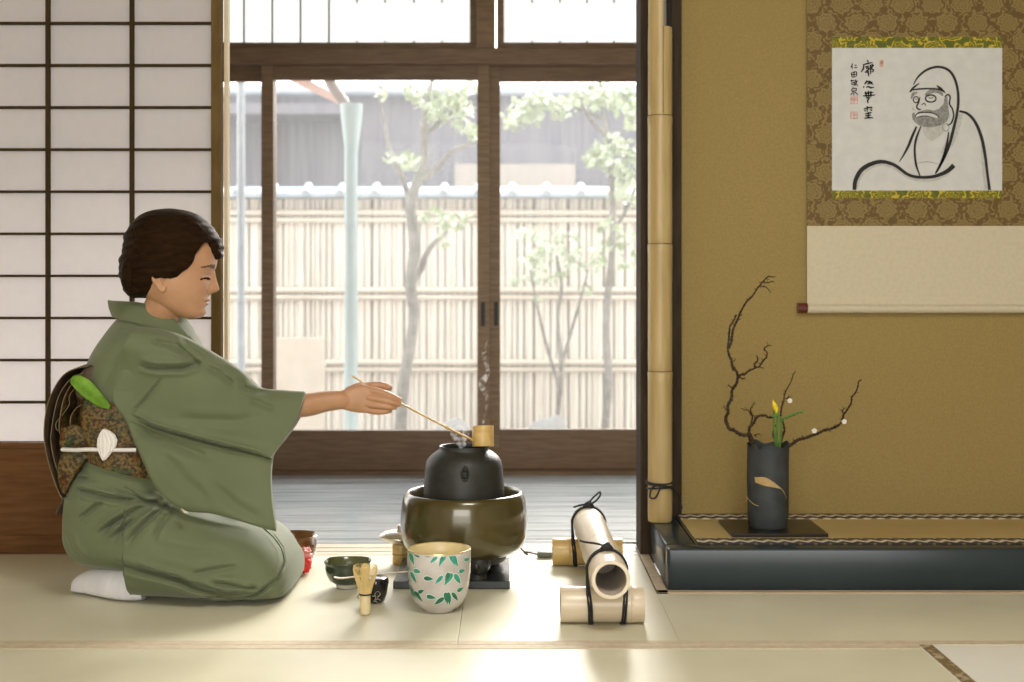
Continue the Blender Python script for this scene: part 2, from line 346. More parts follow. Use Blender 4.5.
def rosette_mat(name, ground, motif, line, cell, axes=(0, 2), rough=0.6, warp=0.35):
    """woven brocade: staggered rosettes on a coloured ground"""
    m = bpy.data.materials.new(name); m.use_nodes = True; t = m.node_tree; n = t.nodes; b = n['Principled BSDF']; b.inputs['Roughness'].default_value = rough; b.inputs['Specular IOR Level'].default_value = 0.25
    L = t.links.new
    def math_(op, a, bb=None):
        q = n.new('ShaderNodeMath'); q.operation = op
        for i, s in enumerate((a, bb)):
            if s is None: continue
            if isinstance(s, (int, float)): q.inputs[i].default_value = s
            else: L(s, q.inputs[i])
        return q.outputs[0]
    co = n.new('ShaderNodeTexCoord'); sp = n.new('ShaderNodeSeparateXYZ'); L(co.outputs['Object'], sp.inputs[0])
    nz = n.new('ShaderNodeTexNoise'); nz.inputs['Scale'].default_value = 3.2 / cell; nz.inputs['Detail'].default_value = 3; L(co.outputs['Object'], nz.inputs['Vector'])
    u = math_('DIVIDE', sp.outputs[axes[0]], cell); v = math_('DIVIDE', sp.outputs[axes[1]], cell * 0.62)
    row = math_('FLOOR', v); sh = math_('MULTIPLY', math_('FLOORED_MODULO', row, 2.0), 0.5)
    fu = math_('SUBTRACT', math_('FRACT', math_('ADD', u, sh)), 0.5); fv = math_('MULTIPLY', math_('SUBTRACT', math_('FRACT', v), 0.5), 0.72)
    rr = math_('SQRT', math_('ADD', math_('MULTIPLY', fu, fu), math_('MULTIPLY', fv, fv)))
    ang = math_('ARCTAN2', fv, fu)
    pet = math_('MULTIPLY', math_('SINE', math_('MULTIPLY', ang, 9.0)), 0.03)
    r2 = math_('ADD', math_('ADD', rr, pet), math_('MULTIPLY', math_('SUBTRACT', nz.outputs['Fac'], 0.5), warp))
    ring = math_('ABSOLUTE', math_('SINE', math_('MULTIPLY', r2, 26.0)))
    inside = math_('LESS_THAN', r2, 0.36); edge = math_('LESS_THAN', math_('ABSOLUTE', math_('SUBTRACT', r2, 0.38)), 0.035)
    vine = math_('LESS_THAN', math_('ABSOLUTE', math_('SUBTRACT', nz.outputs['Fac'], 0.5)), 0.035)
    def mix(f, a, bb):
        q = n.new('ShaderNodeMix'); q.data_type = 'RGBA'; L(f, q.inputs['Factor'])
        for key, s in (('A', a), ('B', bb)):
            i = q.inputs[6 if key == 'A' else 7]
            if isinstance(s, tuple): i.default_value = (*s, 1)
            else: L(s, i)
        return q.outputs[2]
    g = mix(vine, ground, motif)
    inn = mix(math_('GREATER_THAN', ring, 0.35), line, motif)
    c = mix(inside, g, inn); c = mix(edge, c, line)
    L(c, b.inputs['Base Color'])
    return m
M['scroll_cloth'] = rosette_mat('brown_brocade', (0.125, 0.078, 0.024), (0.23, 0.165, 0.06), (0.13, 0.085, 0.028), 0.085)
M['green_strip'] = rosette_mat('green_gold_brocade', (0.10, 0.115, 0.015), (0.15, 0.15, 0.018), (0.50, 0.38, 0.03), 0.095, warp=0.8)
def brocade():
    m = mat('brown_gold_brocade', (0.038, 0.022, 0.012), (0.15, 0.11, 0.036), 150, (1, 1, 1), rough=0.55, spec=0.3, lo=0.40, hi=0.62, detail=8, bump=0.25, bscale=300)
    t = m.node_tree; n = t.nodes; L = t.links.new; b = n['Principled BSDF']; base = b.inputs['Base Color'].links[0].from_socket
    co = n.new('ShaderNodeTexCoord'); nz = n.new('ShaderNodeTexNoise'); nz.inputs['Scale'].default_value = 24; nz.inputs['Detail'].default_value = 3; L(co.outputs['Object'], nz.inputs['Vector'])
    r = n.new('ShaderNodeValToRGB'); e = r.color_ramp.elements; e[0].position = 0.36; e[0].color = (0.35, 0.62, 0.62, 1); e[1].position = 0.66; e[1].color = (0.95, 0.42, 0.22, 1)
    for p, c in ((0.45, (1.0, 0.95, 0.85, 1)), (0.56, (1.05, 0.95, 0.75, 1))): q = e.new(p); q.color = c
    L(nz.outputs['Fac'], r.inputs[0]); mx = n.new('ShaderNodeMix'); mx.data_type = 'RGBA'; mx.blend_type = 'MULTIPLY'; mx.inputs[0].default_value = 1.0
    L(base, mx.inputs[6]); L(r.outputs[0], mx.inputs[7]); L(mx.outputs[2], b.inputs['Base Color']); return m
M['obi'] = brocade()
M['obi_dark'] = mat('dark_brown_silk', (0.040, 0.024, 0.014), (0.085, 0.055, 0.028), 40, rough=0.55, bump=0.2, bscale=200)
M['obi_edge'] = mat('obi_selvedge', (0.16, 0.12, 0.06), rough=0.6)

def wave_border():
    m = bpy.data.materials.new('wave_figured_border'); m.use_nodes = True; t = m.node_tree; n = t.nodes; L = t.links.new; b = n['Principled BSDF']; b.inputs['Roughness'].default_value = 0.7
    co = n.new('ShaderNodeTexCoord'); sp = n.new('ShaderNodeSeparateXYZ'); L(co.outputs['Object'], sp.inputs[0])
    def mt(op, a, bb=None):
        q = n.new('ShaderNodeMath'); q.operation = op
        for i, s in enumerate((a, bb)):
            if s is None: continue
            if isinstance(s, (int, float)): q.inputs[i].default_value = s
            else: L(s, q.inputs[i])
        return q.outputs[0]
    tri = mt('PINGPONG', mt('DIVIDE', sp.outputs[0], 0.0185), 1.0)
    vv = mt('DIVIDE', sp.outputs[1], 0.052)
    s = mt('FRACT', mt('ADD', mt('MULTIPLY', tri, 0.42), vv))
    r = n.new('ShaderNodeValToRGB'); r.color_ramp.interpolation = 'CONSTANT'
    r.color_ramp.elements[0].color = (0.03, 0.025, 0.02, 1); r.color_ramp.elements[1].position = 0.36; r.color_ramp.elements[1].color = (0.62, 0.58, 0.48, 1)
    e = r.color_ramp.elements.new(0.72); e.color = (0.17, 0.12, 0.05, 1)
    L(s, r.inputs[0]); L(r.outputs[0], b.inputs['Base Color']); return m
M['wave_heri'] = wave_border()

# ------------------------------------------------------------------ setting: floors, walls, ceiling
YT = 3.63                                             # line of the paper screens
struct('floor', box(-3.2, 3.2, -3.6, 3.60, -0.12, -0.055), M['tan_wood'])
vb = MB()
nb = 11
for i in range(nb):
    y0 = 3.765 + i * (5.23 - 3.765) / nb
    vb.add(box(-3.2, 3.2, y0, y0 + (5.23 - 3.765) / nb - 0.004, -0.06, -0.012, 0.003))
vb.add(box(-3.2, 3.2, 3.765, 5.23, -0.07, -0.03))
struct('veranda_floor', vb, M['veranda'])
struct('trim_1', MB().add(box(-3.2, 0.352, 3.602, 3.650, -0.06, 0.0, 0.002)).add(box(-3.2, 0.352, 3.656, 3.700, -0.06, 0.0, 0.002)).add(box(-3.2, 0.352, 3.706, 3.76, -0.06, 0.0, 0.002)).add(box(-3.2, 0.352, 3.602, 3.76, -0.06, -0.006)), M['tan_wood'])   # grooved sill under the screens
struct('ceiling', box(-3.2, 3.2, -3.6, 3.76, 2.45, 2.5), M['ceiling'])
struct('veranda_ceiling', box(-3.2, 3.2, 3.76, 5.55, 2.36, 2.5), M['ceiling'])
struct('wall_left', box(-3.3, -3.2, -3.6, 5.4, -0.12, 2.5), M['plaster'])
struct('wall_right', box(3.2, 3.3, -3.6, 5.4, -0.12, 2.5), M['plaster'])
struct('wall_rear', MB().add(box(-3.2, -2.3, -3.7, -3.6, -0.12, 2.5)).add(box(1.6, 3.2, -3.7, -3.6, -0.12, 2.5)).add(box(-2.3, 1.6, -3.7, -3.6, 2.3, 2.5)), M['plaster'])
YB = 3.67                                             # alcove back wall
struct('wall_back', box(0.478, 3.2, YB, YB + 0.09, -0.12, 2.45), M['sand_wall'])
struct('wall_veranda_end', box(0.40, 3.2, YB + 0.1, YB + 0.16, -0.06, 2.35), M['plaster'])
struct('trim_2', box(XW(639.5, YT), XW(650, YT), YT - 0.03, YT + 0.10, 0.0, 2.45, 0.002), M['post_wood'])                # screen-side post
struct('trim_3', box(XW(671, 3.66), XW(681, 3.66), 3.645, 3.80, 0.07, 2.45, 0.002), M['post_wood'])                       # post at the alcove corner
struct('trim_4', box(-3.2, 0.36, 3.60, 3.76, 1.86, 2.45), M['plaster'])                                                   # wall above the screens

# ------------------------------------------------------------------ glazed doors, transom (all at d = 5.285)
YD = 5.285
zl0, zl1 = ZW(66, YD), ZW(50, YD)
struct('trim_5', MB().add(box(-3.2, 1.2, YD - 0.05, YD + 0.12, zl0, zl1, 0.004)), M['rail_wood'])    # lintel
struct('trim_6', box(-3.2, 1.2, 5.232, 5.42, -0.07, 0.002), M['rail_wood'])                           # door sill
struct('wall_front', box(-3.2, 1.2, YD - 0.03, YD + 0.10, 2.2, 2.36), M['plaster'])
def glazed_door(name, xa, xb, y, ps=12, hinge=None):
    r = thing(name, (xa, y, 0), None, None, kind='structure')
    sc = YD / F; z0, z1 = 0.002, ZW(66, YD) + 0.006; zr = ZW(430, YD); zt = ZW(80, YD); sw = ps * sc; th = 0.016
    for x in (xa, xb - sw): build('stile', box(x, x + sw, y - th, y + th, z0, z1, 0.002), M['dark_wood'], r, False)
    build('bottom_rail', box(xa + sw, xb - sw, y - th, y + th, z0, zr, 0.002), M['rail_wood'], r, False)
    build('top_rail', box(xa + sw, xb - sw, y - th, y + th, zt, z1, 0.002), M['rail_wood'], r, False)
    build('pane', box(xa + sw - 0.004, xb - sw + 0.004, y - 0.002, y + 0.002, zr - 0.004, zt + 0.004), M['glass'], r, False)
    return r, sw, y - th
d1, sw, fy = glazed_door('door_1', XW(262, YD), XW(489.5, YD), YD)
build('handle', MB().add(box(XW(481, YD), XW(485, YD), fy - 0.003, fy + 0.002, ZW(326, YD), ZW(302, YD), 0.001)), M['cord'], d1, False)
d2, sw, fy = glazed_door('door_2', XW(488, YD), XW(716, YD), YD + 0.042)
build('handle', MB().add(box(XW(494, YD), XW(498, YD), fy - 0.003, fy + 0.002, ZW(326, YD), ZW(302, YD), 0.001)), M['cord'], d2, False)
glazed_door('door_3', XW(47, YD), XW(274, YD), YD + 0.042)
glazed_door('door_4', XW(-166, YD), XW(60, YD), YD)
glazed_door('door_5', XW(-380, YD), XW(-154, YD), YD + 0.042)
def transom(name, xa, xb, bars, nubs):
    r = thing(name, (xa, YD, zl1), None, None, kind='structure'); fw = 7 * YD / F
    zt = 2.2
    build('frame', MB().add(box(xa, xb, YD - 0.015, YD + 0.02, zl1, zl1 + fw, 0.002)).add(box(xa, xa + fw, YD - 0.015, YD + 0.02, zl1 + fw, zt, 0.002)).add(box(xb - fw, xb, YD - 0.015, YD + 0.02, zl1 + fw, zt, 0.002)), M['dark_wood'], r, False)
    build('pane', box(xa + fw, xb - fw, YD + 0.006, YD + 0.01, zl1 + fw, zt), M['tint_glass'], r, False)
    mb = MB()
    for px in bars: mb.add(tube([(XW(px, YD), YD, zl1 + fw), (XW(px, YD), YD, zt)], 0.0040, 6))
    for px in nubs:
        for z0, z1 in ((zl1 + fw, zl1 + fw + 0.009), (ZW(3, YD), ZW(0, YD) + 0.004)): mb.add(tube([(XW(px, YD), YD, z0), (XW(px, YD), YD, z1)], 0.0036, 6))
    build('bars', mb, M['pipe'] if False else M['plastic'], r)
transom('window_1', XW(20, YD), XW(477, YD), [76, 104, 132, 160, 188, 216, 244, 272.3, 300.5, 329], [357, 385, 414, 442])
transom('window_2', XW(497, YD), XW(760, YD), [], [532, 560, 587, 614, 642])
struct('trim_7', box(XW(476.2, YD), XW(495, YD), YD - 0.04, YD + 0.06, zl1, 2.2, 0.003), M['dark_wood'])

# ------------------------------------------------------------------ paper screen on the left
t = thing('shoji_screen', (XW(53, YT), YT, 0), 'white paper sliding screen with brown lattice and wooden base panel, behind kneeling woman', 'paper screen')
xl, xr = XW(-118, YT), XW(222, YT); zb = ZW(443, YT); zt = 1.86; pxm = YT / F
build('paper', box(xl + 0.01, xr - 0.01, YT + 0.010, YT + 0.0112, zb + 0.004, zt - 0.01), M['paper'], t, False)
for a, b in ((xl, xl + 10 * pxm), (XW(212, YT), xr)): build('stile', box(a, b, YT - 0.014, YT + 0.018, 0.001, zt, 0.002), M['stile_wood'], t, False)
for px in (-36, 48, 132):
    build('lattice_bar', box(XW(px - 2, YT), XW(px + 1.8, YT), YT - 0.007, YT + 0.009, zb, zt, 0.001), M['shoji_wood'], t, False)
y = 402.0 + 0
k = 0
for py in [402 - 42.1 * i for i in range(-0, 13)]:
    build('lattice_rail', box(xl + 10 * pxm, XW(212, YT), YT - 0.005, YT + 0.009, ZW(py + 1.5, YT), ZW(py - 1.1, YT), 0.0008), M['shoji_wood'], t, False)
build('base_panel', box(xl + 10 * pxm, XW(212, YT), YT - 0.004, YT + 0.008, 0.05, zb - 0.012), M['shoji_panel'], t, False)
build('base_rail', box(xl + 10 * pxm, XW(212, YT), YT - 0.013, YT + 0.016, 0.001, 0.052, 0.003), M['shoji_panel'], t, False)
build('middle_rail', box(xl + 10 * pxm, XW(212, YT), YT - 0.012, YT + 0.014, zb - 0.014, zb + 0.001, 0.002), M['shoji_panel'], t, False)
build('lit_edge_strip', box(XW(222, YT) + 0.0005, XW(226, YT), YT + 0.022, YT + 0.05, 0.001, zt, 0.001), M['lit_wood'], t, False)

# ------------------------------------------------------------------ tatami mats
YJ = 962 / (645 - 288)
def mat_thing(x0, x1, y0, y1, label, sides, m, hm):
    r = thing('tatami_mat', ((x0 + x1) / 2, (y0 + y1) / 2, -0.055), label, 'tatami mat', 'straw mats covering the room floor')
    build('rush_surface', box(x0 + 0.0004, x1 - 0.0004, y0 + 0.0004, y1 - 0.0004, -0.055, 0.0, 0.0012), m, r, False)
    for s in sides:
        hw = 0.03
        q = {'f': (x0, x1, y0 + 0.001, y0 + hw), 'b': (x0, x1, y1 - hw, y1 - 0.001), 'l': (x0 + 0.001, x0 + hw, y0, y1), 'r': (x1 - hw, x1 - 0.001, y0, y1)}[s]
        build('border', box(q[0] + 0.001, q[1] - 0.001, q[2], q[3], -0.01, 0.0012, 0.0005), hm, r, False)
    return r
xj = XW(457, YJ); xk = XW(918, YJ)
mat_thing(xj - 1.91, xj, YJ, 3.60, 'straw mat under the kneeling woman, along the paper screen', 'f', M['tatami'], M['heri'])
XT0 = 0.381                                            # left side of the alcove step
YF = 3.175                                             # its front
mbt = thing('tatami_mat', (xj + 0.95, (YJ + 3.15) / 2, -0.055), 'straw mat under the iron kettle and the tied bamboo, right of centre joint', 'tatami mat', 'straw mats covering the room floor')
zz = MB().add(box(xj + 0.0004, XT0 - 0.03, YJ + 0.0004, 3.599, -0.055, 0.0, 0.0012)).add(box(XT0 - 0.03, xj + 1.9096, YJ + 0.0004, YF - 0.03, -0.055, 0.0, 0.0))
build('rush_surface', zz, M['tatami'], mbt, False)
build('border', box(xj + 0.002, xj + 1.908, YJ + 0.001, YJ + 0.03, -0.01, 0.0012, 0.0005), M['heri'], mbt, False)
mat_thing(xj + 1.91, 3.2, YJ, YF - 0.03, 'short strip of straw mat at the far right before the black step', 'f', M['tatami'], M['heri'])
mat_thing(-3.2, xj - 1.91, YJ, 3.60, 'straw mat at the far left end of the paper screen', 'f', M['tatami'], M['heri'])
mat_thing(xk - 1.91, xk, YJ - 0.955, YJ, 'long straw mat in the front row, nearest the viewer', 'b', M['tatami'], M['heri'])
mat_thing(xk, xk + 0.955, YJ - 1.91, YJ, 'pale straw mat in the lower right corner with brown figured border', 'l', M['tatami_side'], M['heri_pat'])
mat_thing(-3.2, xk - 1.91, YJ - 0.955, YJ, 'straw mat in the front row, lower left corner', 'b', M['tatami'], M['heri'])
struct('floor_near', box(-3.2, 3.2, -3.6, YJ - 1.0, -0.055, -0.002), M['tatami'])
struct('trim_8', MB().add(box(XT0 - 0.028, XT0 - 0.002, YF - 0.028, 3.60, -0.05, 0.003, 0.001)).add(box(XT0 - 0.028, 3.2, YF - 0.028, YF - 0.002, -0.05, 0.003, 0.001)), M['tan_wood'])

# ------------------------------------------------------------------ alcove step, its mat, post
ZT = 0.103
st = thing('alcove_step', (XT0, YF, 0), None, None, kind='structure')
build('front_beam', box(XT0, 3.2, YF, YF + 0.060, 0.0, ZT, 0.007), M['lacquer'], st)
build('side_beam', box(XT0, XT0 + 0.075, YF + 0.0605, 3.645, 0.0, ZT, 0.007), M['lacquer'], st)
am = thing('tatami_mat', (1.2, 3.45, 0.03), 'narrow straw mat in the alcove with wave figured borders, under the vase', 'tatami mat')
yA, yBk = YF + 0.063, YB - 0.002
build('rush_surface', box(XW(698, 3.25), 3.19, yA, yBk, 0.03, ZT + 0.001, 0.001), M['toko_tatami'], am, False)
build('border', box(XW(698, 3.25), 3.19, yA - 0.001, yA + 0.060, 0.05, ZT + 0.0025, 0.0005), M['wave_heri'], am, False)
build('border', box(XW(698, 3.25), 3.19, yBk - 0.090, yBk - 0.012, 0.05, ZT + 0.0025, 0.0005), M['wave_heri'], am, False)
struct('trim_9', box(XT0 + 0.076, XW(698, 3.25) - 0.001, YF + 0.0615, 3.645, 0.03, ZT - 0.001), M['lacquer'])

dp = 3.55
pr = 12.2 * dp / F; pxc = XW(660, dp)
bp = thing('bamboo_post', (pxc, dp, ZT), 'tall thick bamboo corner post standing on the black alcove step', 'bamboo post')
pm = MB(); prof = []
zs = [ZT, ZW(371, dp), ZW(244, dp), ZW(116, dp), ZW(28, dp)]
for i in range(len(zs) - 1):
    a, b = zs[i], zs[i + 1]
    s = [(pr * 0.985, a + 0.004), (pr, a + 0.03), (pr * 0.995, (a + b) / 2), (pr, b - 0.03)]
    if i < 3: s += [(pr * 1.03, b - 0.004), (pr * 0.955, b)]
    prof += s
pm.add(lathe((pxc, dp, 0), [(0.0, ZT + 0.001), (pr * 0.95, ZT + 0.001)] + prof + [(pr * 0.98, zs[-1]), (0.0, zs[-1])], 40))
build('stem', pm, M['bamboo'], bp, angle=50)
up = MB(); n = 24; rings = []
for z in np.linspace(zs[-1] - 0.01, 2.45, 12):
    ring = []
    for j in range(n):
        a = 2 * PI * j / n
        ring.append((min(pxc + pr * 0.97 * math.cos(a), pxc + 0.006), dp + pr * 0.97 * math.sin(a), z))
    rings.append(ring)
build('cut_upper_stem', loft(rings), M['bamboo'], bp, angle=30)
for py in (371, 244, 116):
    build('node_ring', lathe((pxc, dp, ZW(py, dp)), [(pr * 0.94, -0.0012), (pr * 1.018, -0.0012), (pr * 1.018, 0.0012), (pr * 0.94, 0.0012)], 40, True), M['bamboo_node'], bp)
build('split_seam', box(pxc + 0.0035, pxc + 0.006, dp - pr * 1.002, dp - pr * 0.95, ZW(114, dp), zs[-1]), M['bamboo_node'], bp, False)
# cord round the post
cz = ZW(481, dp); cr_ = MB()
for dz in (0.0, -0.010, -0.018):
    ring = [(pxc + (pr + 0.003) * math.cos(a), dp + (pr + 0.003) * math.sin(a), cz + dz + 0.004 * math.sin(a + dz * 200)) for a in np.linspace(0, 2 * PI, 40)]
    cr_.add(tube(ring, 0.0026, 8))
yk = dp - pr - 0.006
def PK(px, py, d=yk): return tuple(W(px, py, d))
cr_.add(stube([PK(660, 484), PK(652, 488), PK(650, 497), PK(655, 498), PK(659, 491), PK(661, 484)], 0.0024, 8, 30))
cr_.add(stube([PK(661, 484), PK(668, 487), PK(674, 490, dp - 0.01), PK(679, 497, 3.60), PK(682, 509, 3.60)], 0.0024, 8, 30))
ko = build('post_cord', cr_, M['cord'], None)
tag(ko, 'black cord with loose loop tied round foot of tall bamboo post', 'cord')

# ------------------------------------------------------------------ hanging scroll
YS = YB - 0.012; sc = YS / F
def SX(px): return XW(px, YS)
def SZ(py): return ZW(py, YS)
scx = (SX(807) + SX(1027)) / 2
scr = thing('hanging_scroll', (scx, YS, SZ(313)), 'hanging scroll with ink painting of hooded bearded man, on ochre wall', 'hanging scroll')
def panel(name, x0, x1, y0, y1, off, m, th=0.0012):
    return build(name, box(SX(x0), SX(x1), YS - off, YS - off + th, SZ(y1), SZ(y0)), m, scr, False)
panel('brocade_mount', 807, 1027, -190, 226, 0.0, M['scroll_cloth'])
panel('cream_border', 807, 1027, 226, 305, 0.0004, M['cream_silk'])
panel('green_strip', 832, 1002, 37, 48, 0.0006, M['green_strip'])
panel('green_strip', 832, 1002, 190, 198, 0.0006, M['green_strip'])
pp = panel('painting', 832, 1002, 48, 190.5, 0.0009, M['painting_paper'])
def hrod(px0, px1, py, r, off=0.0): return tube([(SX(px0), YS - off, SZ(py)), (SX(px1), YS - off, SZ(py))], r, 20)
rl = build('roller', hrod(807, 1027, 309, 4.4 * sc), M['cream_silk'], scr)
for a, b in ((797.5, 807), (1027, 1036.5)): build('roller_end', hrod(a, b, 308, 5.2 * sc), M['maroon'], scr, angle=60)
build('top_rod', hrod(805, 1029, -190, 3 * sc), M['maroon'], scr)
build('hanging_cord', stube([(SX(850), YS, SZ(-190)), (SX(917), YS + 0.004, SZ(-232)), (SX(984), YS, SZ(-190))], 0.002, 6, 12), M['cord'], scr)

INK = {'k': MB(), 'g': MB(), 'p': MB(), 'r': MB(), 'w': MB()}
def ribbon(pts, wd, key='k', off=0.0018, k=None):
    """brush stroke on the paper; pts in photo px, widths in px"""
    p = np.array(pts, float); nn = k or max(8, int(4 * len(p)))
    if np.isscalar(wd): wd = [wd * 0.55] + [wd] * (len(p) - 2) + [wd * 0.5] if len(p) > 2 else [wd, wd * 0.6]
    q = np.array(spline([np.r_[a, 0, w_] for a, w_ in zip(p, wd)], nn)); q, ww = q[:, :2], q[:, 3]
    T = np.gradient(q, axis=0); T /= np.linalg.norm(T, axis=1)[:, None] + 1e-9; N = np.c_[-T[:, 1], T[:, 0]]
    v = []; f = []
    for i in range(nn):
        h = max(ww[i], 0.2) / 2
        for s in (-1, 1):
            a = q[i] + N[i] * h * s; v.append((SX(a[0]), YS - off, SZ(a[1])))
        if i: f.append((2 * i - 2, 2 * i - 1, 2 * i + 1, 2 * i))
    INK[key].add((v, f))
def fillpoly(pts, key, off):
    v = [(SX(a), YS - off, SZ(b)) for a, b in pts]; INK[key].add((v, [tuple(range(len(v)))]))
def Z1(*a): return [(830 + x / 4.544, 50 + y / 4.544) for x, y in a]
def R1(pts, wd, key='k', off=0.0018):
    g_ = 1.35 if key == 'k' else 1.0
    ribbon(Z1(*pts), g_ * wd / 4.544 if np.isscalar(wd) else [g_ * q / 4.544 for q in wd], key, off)
# washes first
R1([(592, 290), (580, 330), (572, 380), (552, 440)], [26, 30, 20, 6], 'p', 0.0013)
R1([(120, 630), (128, 590), (165, 545), (230, 520), (290, 535), (350, 575), (410, 592), (480, 588), (545, 560)], [14, 16, 16, 14, 14, 14, 14, 12, 6], 'p', 0.0013)
R1([(688, 420), (695, 480), (703, 560), (712, 632)], [6, 16, 22, 20], 'p', 0.0013)
fillpoly(Z1((415, 345), (525, 340), (515, 375), (490, 400), (462, 414), (440, 402), (425, 380)), 'p', 0.0013)
R1([(505, 470), (540, 400), (555, 370)], [8, 14, 8], 'p', 0.0013)
R1([(310, 512), (335, 480), (350, 455)], [3, 8, 4], 'p', 0.0013)
# beard, brows
fillpoly(Z1((371, 290), (380, 283), (392, 300), (398, 282), (412, 278), (440, 270), (470, 276), (492, 268), (515, 245), (522, 205), (532, 210), (538, 270), (542, 300), (530, 325), (505, 342), (460, 352), (415, 348), (388, 332), (375, 315)), 'g', 0.0014)
R1([(432, 206), (450, 192), (475, 185), (500, 192), (512, 208)], [8, 18, 20, 18, 8], 'g', 0.0014)
R1([(368, 222), (378, 200), (396, 193)], [6, 14, 8], 'g', 0.0014)
fillpoly(Z1((388, 300), (398, 288), (425, 284), (460, 286), (485, 296), (492, 308), (470, 308), (435, 300), (410, 302), (394, 310)), 'w', 0.0016)
R1([(386, 303), (398, 288), (430, 284), (465, 287), (490, 300), (493, 310)], 4)
R1([(388, 308), (412, 302), (436, 300), (470, 307)], 3)
# hood
R1([(378, 158), (400, 122), (440, 90), (490, 77), (535, 90), (563, 125), (579, 180), (582, 240), (574, 300), (560, 360), (542, 430), (515, 495), (484, 556)], [3, 6, 8, 8, 9, 9, 9, 9, 9, 10, 10, 9, 5])
R1([(362, 192), (378, 172), (405, 152)], [5, 7, 3]); R1([(364, 184), (400, 178), (460, 176), (500, 181), (524, 196)], 5.5); R1([(484, 162), (502, 176), (520, 192)], [4, 8, 5])
# eyes, nose, ear
def ell(cx_, cy_, rx, ry, wd, key='k', a0=0, a1=2 * PI): R1([(cx_ + rx * math.cos(a), cy_ + ry * math.sin(a)) for a in np.linspace(a0, a1, 14)], [wd] * 14, key)
for (a, b, c, d) in ((457, 221, 22, 15), (390, 226, 10, 13)): fillpoly(Z1(*[(a + c * math.cos(q), b + d * math.sin(q)) for q in np.linspace(0, 2 * PI, 16)[:-1]]), 'w', 0.0015)
ell(457, 221, 24, 16, 5); ell(390, 226, 12, 14, 4); R1([(445, 214), (457, 220), (469, 214)], 3); R1([(386, 222), (394, 226)], 3)
R1([(408, 214), (402, 238), (393, 258), (402, 270), (414, 270)], 5); R1([(414, 250), (428, 243), (436, 256)], 4); R1([(374, 258), (376, 270), (386, 276)], 3, 'g')
R1([(520, 214), (533, 203), (545, 213), (542, 245), (555, 268), (561, 300), (550, 332), (532, 344)], 5.5); ell(525, 352, 15, 17, 4, 'g')
# robe
R1([(392, 348), (372, 395), (350, 448), (316, 506)], [6, 9, 8, 3]); R1([(412, 348), (392, 400), (384, 450), (390, 520), (408, 572)], 7.5)
R1([(538, 372), (530, 430), (510, 500), (478, 562)], [4, 8, 9, 5]); R1([(394, 516), (440, 508), (498, 520)], 3, 'g')
R1([(110, 636), (116, 590), (150, 538), (222, 508), (290, 522), (350, 564), (400, 578), (470, 575), (530, 552), (562, 524)], [13, 14, 15, 13, 11, 10, 10, 11, 14, 16])
R1([(586, 278), (625, 290), (660, 330), (688, 400), (704, 480), (714, 560), (724, 637)], [7, 9, 10, 11, 10, 9, 10])
# calligraphy: 廓然無聖 and signature, faded seals
def Z2(a): return [(840 + x / 8.53, 50 + y / 8.53) for x, y in a]
def R2(pts, wd=11): ribbon(Z2(pts), 1.35 * wd / 8.53, 'k', 0.0018, 8)
for s_ in ([(234, 88), (238, 106)], [(192, 128), (235, 116), (278, 108)], [(202, 122), (198, 160), (176, 190)], [(214, 146), (244, 138)], [(218, 160), (242, 152), (240, 172), (220, 176)], [(232, 172), (240, 200), (244, 228)], [(212, 192), (246, 184)], [(258, 128), (260, 205)], [(260, 130), (284, 126), (266, 158), (288, 176), (268, 190)],
           [(232, 258), (220, 278), (206, 294)], [(222, 274), (250, 270), (232, 296)], [(255, 262), (252, 296)], [(244, 280), (276, 274)], [(262, 282), (282, 296)], [(196, 322), (206, 310)], [(222, 322), (236, 312), (262, 322), (290, 318)],
           [(208, 372), (284, 362)], [(194, 392), (240, 390), (298, 384)], [(216, 356), (224, 404)], [(240, 350), (242, 410)], [(262, 352), (262, 402)], [(222, 412), (258, 406)], [(250, 412), (234, 434), (240, 456)],
           [(200, 504), (262, 490), (274, 500)], [(232, 480), (230, 528)], [(208, 512), (218, 524)], [(256, 506), (272, 520)], [(212, 546), (250, 538), (268, 534)], [(242, 530), (240, 580)], [(216, 562), (262, 556)], [(206, 584), (244, 578), (282, 580)]): R2(s_)
for s_ in ([(106, 114), (98, 138), (90, 150)], [(102, 140), (104, 164)], [(124, 132), (142, 130)], [(120, 152), (148, 150)],
           [(96, 196), (100, 232)], [(96, 194), (138, 188), (138, 228)], [(118, 190), (118, 230)], [(98, 212), (138, 208)], [(100, 232), (138, 228)],
           [(88, 266), (122, 260)], [(100, 254), (98, 272)], [(92, 284), (120, 278), (116, 300)], [(96, 296), (112, 292)], [(134, 252), (124, 276)], [(130, 268), (152, 264)], [(146, 266), (132, 292), (116, 308)], [(128, 278), (152, 310)],
           [(112, 318), (106, 330)], [(96, 334), (138, 330), (136, 350)], [(98, 336), (100, 352)], [(98, 352), (138, 348)], [(118, 352), (116, 390)], [(108, 364), (88, 384)], [(128, 360), (152, 386)]): R2(s_, 8)
def seal(x0, y0, x1, y1):
    INK['r'] = MB()
    for s_ in ([(x0, y0), (x1, y0)], [(x0, y1), (x1, y1)], [(x0, y0), (x0, y1)], [(x1, y0), (x1, y1)], [((x0 + x1) / 2, y0), ((x0 + x1) / 2, y1)], [(x0, (y0 + y1) / 2), (x1, (y0 + y1) / 2)], [(x0, y0 * .75 + y1 * .25), (x1, y0 * .7 + y1 * .3)]):
        ribbon(Z2(s_), [1.0, 1.0], 'r', 0.0016, 4)
    build('red_seal', INK['r'], M['seal'], pp, False, normals=False)
seal(92, 400, 148, 458); seal(90, 530, 146, 585); seal(340, 88, 366, 140)
for key, mm, nm in (('k', 'ink', 'ink_drawing'), ('g', 'ink_grey', 'grey_ink_wash'), ('p', 'ink_pale', 'pale_ink_wash'), ('w', 'painting_paper', 'paper_highlight')):
    build(nm, INK[key], M[mm], pp, False, normals=False)

